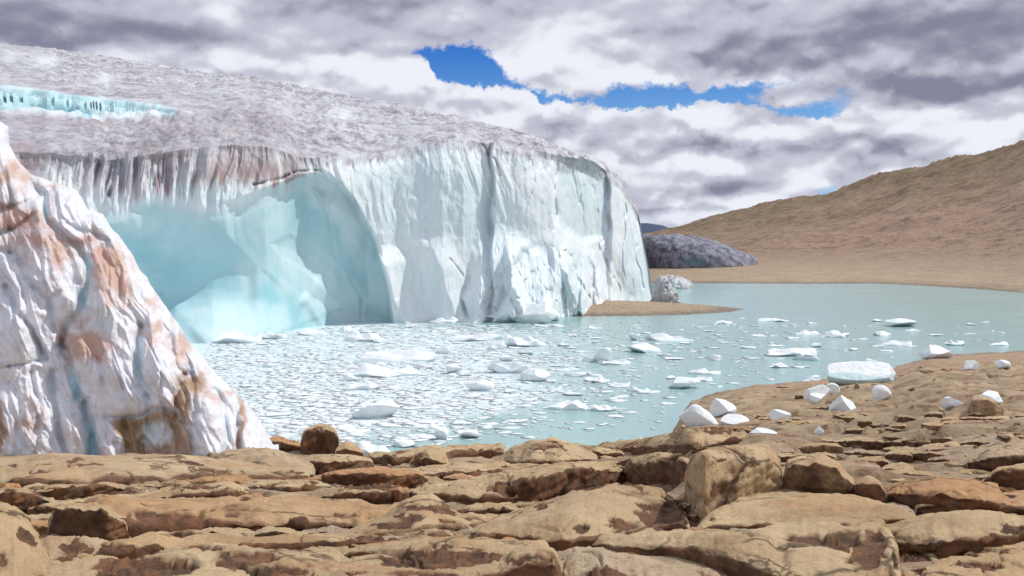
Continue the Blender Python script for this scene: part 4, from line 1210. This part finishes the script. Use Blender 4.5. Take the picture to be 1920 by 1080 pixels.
S('rock_slab', [(1305, 808, 810, 818), (1340, 800, 804, 818), (1400, 802, 806, 818), (1425, 808, 812, 818)], 'flat dark red layered rock in front of the trio of stranded ice', group=GR, tone=.9, seed=15, fb=1)
S('rock_slab', [(660, 892, 896, 905), (720, 880, 895, 908), (790, 876, 892, 905), (880, 872, 884, 900), (940, 870, 880, 890)], 'low grey slab behind the brown-faced ridge, left part of centre', group=GR, tone=.3, seed=16, fb=.5)
S('rock_slab', [(600, 888, 892, 915), (650, 880, 888, 918), (720, 878, 890, 920), (780, 884, 892, 916), (806, 896, 900, 910)], 'dark rusty broken ledge left of centre behind the little red stone', group=GR, tone=.95, seed=17, fb=1)
S('rock_slab', [(760, 922, 926, 936), (800, 910, 926, 942), (860, 900, 930, 945), (920, 888, 934, 948), (955, 884, 932, 948), (975, 882, 930, 946)], 'smooth tan whaleback ridge left of the dark brown-faced ledge', group=GR, tone=.55, seed=18, fb=.35)
S('rock_slab', [(945, 896, 918, 944), (965, 884, 906, 945), (1010, 876, 896, 942), (1060, 868, 884, 932), (1120, 866, 880, 922), (1165, 870, 884, 910), (1180, 886, 892, 908)], 'long ledge with tan top and dark brown broken face, behind the great pale slab', group=GR, tone=.6, seed=19, fb=1.0)
S('rock_slab', [(1140, 872, 884, 900), (1180, 858, 872, 912), (1230, 848, 862, 918), (1275, 850, 866, 915), (1298, 864, 876, 905)], 'stepped brown block left of the large tan boulder', group=GR, tone=.6, seed=20, fb=.85)
S('boulder', [(1284, 880, 900, 930), (1296, 858, 876, 960), (1320, 844, 864, 980), (1360, 835, 862, 960), (1410, 832, 860, 942), (1440, 834, 862, 936), (1460, 856, 880, 932), (1470, 905, 915, 930)], 'large tan boulder with a rough rust-stained face, biggest one right of centre', 'boulder', tone=.62, seed=21, fb=-.05, back=.9, hump=.2)
S('boulder', [(1468, 890, 900, 930), (1476, 862, 878, 932), (1500, 853, 872, 934), (1545, 852, 872, 936), (1575, 868, 884, 936), (1602, 900, 908, 934), (1614, 922, 926, 932)], 'brown angular boulder right beside the large tan one', 'boulder', tone=.45, seed=22, fb=.22, back=.8, hump=.2)
S('rock_slab', [(1590, 905, 914, 930), (1625, 890, 905, 945), (1650, 900, 912, 950), (1664, 925, 930, 945)], 'upright brown wedge right of the brown angular boulder', group=GR, tone=.55, seed=23, fb=.7)
S('rock_slab', [(1640, 925, 930, 936), (1690, 902, 926, 950), (1760, 893, 928, 957), (1820, 896, 934, 962), (1870, 910, 946, 964), (1896, 945, 952, 962)], 'orange slab with a deep dark undercut front, right of the boulders', group=GR, tone=.9, seed=24, fb=1.0)
S('rock_slab', [(1830, 908, 914, 922), (1870, 878, 884, 920), (1920, 868, 882, 922), (1990, 866, 884, 925)], 'dark-fronted brown rock at the right edge above the orange slab', group=GR, tone=.7, seed=25, fb=.9)
S('rock_slab', [(1810, 862, 868, 878), (1850, 844, 860, 884), (1900, 832, 856, 884), (1980, 826, 856, 886)], 'grey-brown sloping slab at the right edge below the scree', group=GR, tone=.2, seed=26, fb=.5)
S('rock_slab', [(1830, 935, 950, 958), (1870, 925, 950, 964), (1930, 918, 952, 966), (2000, 915, 952, 966)], 'orange smooth slab at the right edge beside the undercut one', group=GR, tone=.85, seed=27, fb=.3)
S('stone', [(722, 925, 930, 938), (730, 912, 920, 943), (748, 909, 918, 945), (762, 916, 924, 943), (768, 932, 936, 941)], 'little red-brown stone wedged left of centre between pale slabs', 'stone', tone=1.0, seed=28, fb=.35, back=.35)
S('stone', [(149, 893, 896, 900), (154, 883, 889, 902), (164, 881, 889, 903), (174, 889, 894, 902), (178, 896, 898, 901)], 'small orange stone lying alone on the wide flat slab at left', 'stone', tone=1.0, seed=29, fb=0, back=.25)
S('rock_slab', [(-40, 925, 930, 950), (20, 914, 922, 955), (60, 918, 926, 952), (95, 935, 940, 950)], 'dark purple-brown ledge at the left edge below the wide flat slab', group=GR, tone=.5, seed=30, fb=1.0)
S('rock_slab', [(60, 916, 922, 942), (130, 908, 914, 940), (200, 906, 912, 935), (250, 912, 916, 930)], 'dark brown shadowed ledge in the upper left of the rocks', group=GR, tone=.6, seed=31, fb=1.0)
S('rock_slab', [(176, 934, 936, 938), (205, 920, 932, 938), (245, 910, 930, 938), (275, 914, 928, 936), (290, 926, 930, 935)], 'pale lens-shaped rock in the upper left of the rocks', group=GR, tone=.45, seed=32, fb=.2)
S('rock_slab', [(250, 934, 938, 942), (300, 918, 932, 944), (360, 906, 928, 946), (430, 904, 924, 944), (480, 918, 926, 940)], 'whitish-streaked slab left of centre with dark blotches', group=GR, tone=.4, seed=33, fb=.7)
S('rock_slab', [(440, 910, 914, 925), (480, 902, 912, 932), (540, 899, 914, 936), (600, 902, 916, 934), (650, 912, 918, 930)], 'tan slab with a dark humped hollow left of the rusty ledge', group=GR, tone=.55, seed=34, fb=.9)
S('rock_slab', [(600, 926, 932, 938), (640, 914, 926, 942), (700, 904, 922, 944), (735, 908, 924, 944), (760, 925, 930, 938)], 'rounded tan slab left of the little red-brown stone', group=GR, tone=.55, seed=35, fb=.8)
S('rock_slab', [(90, 975, 985, 1004), (105, 948, 955, 1012), (150, 942, 956, 1015), (200, 948, 965, 1016), (240, 975, 985, 1010)], 'bulging rock with a deep black hollow front at left', group=GR, tone=.6, seed=36, fb=1.0)
S('rock_slab', [(150, 950, 965, 985), (200, 938, 975, 1003), (280, 936, 988, 1006), (360, 938, 984, 1000), (460, 940, 980, 996), (560, 941, 982, 998), (640, 944, 984, 996), (720, 958, 980, 990), (770, 972, 978, 985)], 'long orange slab blotched rust and brown, left of the pale rounded rock', group=GR, tone=.8, seed=37, fb=.5)
S('rock_slab', [(350, 1012, 1016, 1022), (370, 994, 1002, 1024), (400, 988, 998, 1026), (440, 994, 1006, 1026), (472, 1012, 1016, 1024)], 'small arched rock with a dark front below the long orange slab', group=GR, tone=.5, seed=38, fb=.95)
S('rock_slab', [(455, 1006, 1010, 1016), (490, 992, 1000, 1018), (540, 990, 998, 1018), (575, 1006, 1010, 1016)], 'low dark rock right of the small arched one', group=GR, tone=.5, seed=39, fb=1.0)
S('rock_slab', [(-60, 950, 1100, 1140), (0, 940, 1100, 1140), (30, 948, 1096, 1136), (60, 975, 1090, 1130), (78, 1010, 1080, 1120), (96, 1060, 1090, 1120)], 'orange-pink rock filling the bottom left corner', group=GR, tone=.72, seed=40, fb=.2, back=1.2)
S('rock_slab', [(60, 1015, 1060, 1075), (95, 1003, 1060, 1080), (140, 1004, 1056, 1072), (190, 1010, 1046, 1060), (230, 1022, 1040, 1050)], 'smooth grey-tan hollow rock right of the bottom left corner rock', group=GR, tone=.2, seed=41, fb=.2)
S('rock_slab', [(128, 1058, 1062, 1066), (150, 1040, 1052, 1066), (200, 1024, 1040, 1062), (280, 1008, 1026, 1052), (360, 1000, 1022, 1042), (440, 1008, 1024, 1040), (560, 1006, 1020, 1034), (700, 1000, 1014, 1026), (760, 1008, 1014, 1022)], 'long reddish ledge running under the small arched rock', group=GR, tone=.75, seed=42, fb=.8)
S('rock_slab', [(600, 1003, 1006, 1010), (660, 992, 1004, 1011), (720, 962, 996, 1006), (760, 935, 992, 1003), (790, 925, 988, 1001), (812, 927, 986, 999), (838, 944, 984, 998), (862, 963, 984, 996), (905, 964, 980, 988), (922, 972, 976, 980)], 'pale yellow smooth rounded rock, peak left of the great pale slab', group=GR, tone=.5, seed=43, fb=.2, rough=.5)
S('rock_slab', [(880, 996, 998, 1004), (905, 984, 1000, 1008), (950, 964, 1004, 1014), (1010, 940, 1010, 1024), (1060, 925, 1014, 1030), (1115, 910, 1010, 1026), (1190, 905, 996, 1014), (1240, 914, 986, 1004), (1275, 945, 982, 998), (1294, 978, 986, 994)], 'great pale smooth slab with a dark broken right end, centre foreground', group=GR, tone=.42, seed=44, fb=.55, rough=.55)
S('rock_slab', [(1300, 990, 994, 998), (1340, 960, 988, 998), (1376, 936, 986, 997), (1430, 927, 984, 996), (1520, 923, 980, 994), (1600, 929, 978, 992), (1660, 944, 976, 990), (1700, 957, 974, 986), (1722, 970, 976, 982)], 'wide pale dome slab in front of the two boulders', group=GR, tone=.42, seed=45, fb=.4, rough=.5)
S('rock_slab', [(640, 1030, 1036, 1044), (700, 1022, 1036, 1050), (780, 1008, 1080, 1100), (860, 1006, 1085, 1105), (960, 1012, 1080, 1100), (1020, 1014, 1070, 1090), (1040, 1030, 1060, 1075)], 'tan slab with a brown scooped hollow, bottom centre', group=GR, tone=.55, seed=46, fb=.5, rough=.7)
S('rock_slab', [(900, 1072, 1090, 1100), (930, 1050, 1084, 1104), (965, 1028, 1066, 1106), (1010, 1018, 1056, 1106), (1040, 1028, 1060, 1106), (1056, 1070, 1086, 1104)], 'humped tan rock with a dark brown mouth at the bottom edge, centre', group=GR, tone=.65, seed=47, fb=1.0)
S('rock_slab', [(1030, 1040, 1080, 1090), (1080, 1026, 1090, 1110), (1130, 1026, 1090, 1115), (1180, 1040, 1090, 1115), (1250, 1056, 1095, 1115), (1330, 1062, 1095, 1115), (1360, 1080, 1095, 1110)], 'rough pale grey rock at the bottom edge under the overhanging slab', group=GR, tone=.15, seed=48, fb=.1)
S('rock_slab', [(1105, 1014, 1018, 1026), (1140, 1000, 1020, 1036), (1220, 994, 1026, 1046), (1300, 995, 1032, 1058), (1400, 996, 1056, 1096), (1470, 982, 1090, 1120), (1530, 974, 1100, 1130), (1600, 978, 1100, 1130), (1650, 976, 1094, 1124), (1676, 1006, 1084, 1114), (1694, 1060, 1090, 1110)], 'largest overhanging pale slab with brown chipped right end, bottom right of centre', group=GR, tone=.5, seed=49, fb=.6, rough=.6)
S('rock_slab', [(1640, 998, 1010, 1024), (1700, 974, 1018, 1040), (1760, 962, 1016, 1050), (1830, 960, 1008, 1044), (1910, 966, 1004, 1034), (2000, 970, 1004, 1030)], 'pale slab with a rusty front face at the right edge of the foreground', group=GR, tone=.55, seed=50, fb=.85)
S('rock_slab', [(1690, 1072, 1100, 1115), (1740, 1052, 1100, 1118), (1800, 1040, 1100, 1118), (1880, 1020, 1096, 1116), (1980, 1008, 1090, 1112)], 'brown weathered rock filling the bottom right corner', group=GR, tone=.75, seed=51, fb=.4)
S('rock_slab', [(40, 1084, 1100, 1112), (120, 1062, 1100, 1120), (250, 1040, 1104, 1124), (350, 1025, 1104, 1124), (430, 1022, 1100, 1120), (520, 1030, 1096, 1116), (620, 1034, 1090, 1110), (660, 1050, 1084, 1100)], 'wide tan slab with brown blotches at the bottom edge, left', group=GR, tone=.5, seed=52, fb=.3, rough=.7)
S('rock_slab', [(500, 1094, 1100, 1108), (560, 1064, 1098, 1116), (640, 1046, 1098, 1118), (720, 1040, 1098, 1118), (800, 1062, 1096, 1112)], 'smooth tan slab at the bottom edge left of centre', group=GR, tone=.55, seed=53, fb=.3, rough=.7)
S('boulder', [(1814, 762, 766, 770), (1822, 744, 752, 776), (1840, 738, 750, 778), (1866, 742, 754, 778), (1882, 758, 764, 774)], 'tan boulder with a cap of ice on the right beach', 'boulder', tone=.5, seed=54, fb=.1)
_o = None
d_ = float(hitground(1848, 777)); a_ = float(ray(1855, 777)[0]); 
o = chunk('stranded_ice', M_FLOE, (a_ * (d_ + .45), d_ + .45, CAMZ + float(ray(1855, 752)[1]) * (d_ + .45)), (46 / F * d_, .75, 20 / F * d_), 911, 4, 'block')
tag(o, 'mint-white cap of melting ice on top of a tan boulder on the beach', 'ice block', 'stranded ice blocks on the beach')

# --- broken strata filling the ground between the traced rocks
FILL = 'broken sandstone ledges of the near shore'
rf = np.random.RandomState(21)
rows = []
y = 742.0
while y < 1078:
    step = 7.5 + max(y - 800, 0) * 0.09
    x = -60.0 + rf.uniform(0, 60)
    while x < 1990:
        w = rf.uniform(3.5, 10) * step
        lim = np.interp(x + w / 2, [0, 480, 520, 700, 900, 1200, 1290, 1420, 1560, 1700, 1920], [872, 870, 852, 868, 854, 844, 812, 768, 756, 768, 766])
        if y > lim: rows.append((x, y + rf.uniform(-.3, .3) * step, w, step))
        x += w * rf.uniform(0.75, 1.1)
    y += step * 0.95
def fill_label(x, y):
    a = 'left' if x < 640 else ('centre' if x < 1280 else 'right')
    b = 'near the lake' if y < 890 else ('in the middle of the rocks' if y < 980 else 'close to the viewer')
    return 'one of the broken sandstone ledges %s, %s part' % (b, a)
for i, (x, y, w, st) in enumerate(rows):
    if y > 1000 and rf.rand() < .4: continue
    if rf.rand() < (.55 if y < 815 else .12): continue
    y += rf.uniform(-.5, .5) * st * (1 if y < 900 else .3)
    h = st * rf.uniform(.8, 1.5); e = st * rf.uniform(.25, .7)
    sk = rf.uniform(-.25, .25) * h
    pts = [(x, y + h * .55 - sk, y + h * .6 - sk, y + h), (x + w * .25, y + h * .1 - sk * .5, y + h - e - sk * .4, y + h), (x + w * .6, y + sk * .5, y + h - e + sk * .2, y + h + 1), (x + w * .85, y + h * .15 + sk, y + h - e * .7 + sk * .4, y + h), (x + w, y + h * .7, y + h * .75, y + h)]
    S('rock_slab', pts, fill_label(x + w / 2, y), group=FILL + (', ' + fill_label(x + w / 2, y).split('ledges ')[1]), tone=float(rf.choice([.05, .3, .45, .55, .85, .98] if y > 880 else [.1, .25, .4, .5, .6, .72])), fb=float(rf.uniform(.1, .9)), seed=60 + i, nx=int(np.clip(w * .5, 16, 60)), rough=1.6, lift=-0.02)

# --- loose stones on the beach
rs_ = np.random.RandomState(9)
def st_attr(V, rs):
    return dict(tone=np.full(len(V), rs.choice([.1, .4, .6, .9])), brown=np.full(len(V), rs.uniform(0, .5)))
HANDS = [(1605, 731, 12, 16, 'upright brown stone in front of the longest stranded ice block'), (1660, 757, 36, 12, 'brown stone under the white rounded ice block'), (1470, 728, 30, 8, 'dark flat stone at the water edge on the left of the beach'), (1568, 760, 46, 16, 'grey-brown rock behind the angular ice block'),
         (1775, 694, 18, 8, 'dark brown stone left of the small cubic ice block'), (1863, 712, 19, 14, 'rounded brown stone below the two small ice blocks at right'), (1740, 701, 30, 6, 'pale flat stone on the open sand'), (1275, 843, 44, 16, 'dark stone lying on the pale slab left of the large tan boulder'), (1800, 688, 10, 4, 'tiny dark stone beside the small cubic ice block'), (1630, 811, 30, 20, 'rounded orange stone among the rocks below the beach')]
for i, (px, py, w, h, lb) in enumerate(HANDS):
    d = float(hitground(px, py)); a = float(ray(px, py)[0]); ww = w / F * d
    z = max(hz(a * d, d), 0)
    o = chunk('stone', M_ROCK, (a * d, d, z - .02), (ww, ww * .8, h / F * d), 30 + i, 4, 'stone', attrs=st_attr)
    tag(o, lb, 'stone', 'loose stones on the beach')
pro = [chunk('stone', M_ROCK, (0, 0, 0), (1, .8, .55), 60 + i, 3, 'stone', attrs=st_attr) for i in range(7)]
fst = [True] * 7; n = 0
while n < 270:
    px = rs_.uniform(1300, 1930) if rs_.rand() < .85 else rs_.uniform(540, 1300)
    py = rs_.uniform(668, 880)
    sh = np.interp(px, [540, 1200, 1290, 1420, 1540, 1700, 1920], [850, 840, 752, 732, 722, 684, 668])
    if py < sh + 3: continue
    d = float(hitground(px, py)); a = float(ray(px, py)[0])
    w = rs_.choice([3, 5, 8, 12, 18], p=[.3, .32, .22, .12, .04]) * (.8 + (py - 680) / 260) / F * d
    j = rs_.randint(7); o = pro[j] if fst[j] else pro[j].copy()
    if not fst[j]: COL.objects.link(o)
    fst[j] = False
    x, y_ = a * d, d
    o.location = (x, y_, hz(x, y_) - .1 * w); o.scale = (w, w * rs_.uniform(.7, 1.2), w * rs_.uniform(.6, 1.1)); o.rotation_euler = (0, 0, rs_.uniform(0, 6.28))
    if py < 760: lb = 'one of the small stones scattered on the sand of the right beach'
    elif px > 1300: lb = 'one of the small stones among the ledges below the right beach'
    else: lb = 'one of the small stones on the ledges by the middle shore'
    tag(o, lb, 'stone', lb.replace('one of the ', ''))
    n += 1

# ------------------------------------------------------------------ render settings
SC.view_settings.view_transform = 'Standard'; SC.view_settings.look = 'None'
SC.view_settings.exposure = 0.0; SC.view_settings.gamma = 1.0
SC.cycles.max_bounces = 5; SC.cycles.diffuse_bounces = 3; SC.cycles.glossy_bounces = 2
SC.cycles.use_adaptive_sampling = True; SC.cycles.adaptive_threshold = 0.02
SC.cycles.use_denoising = True
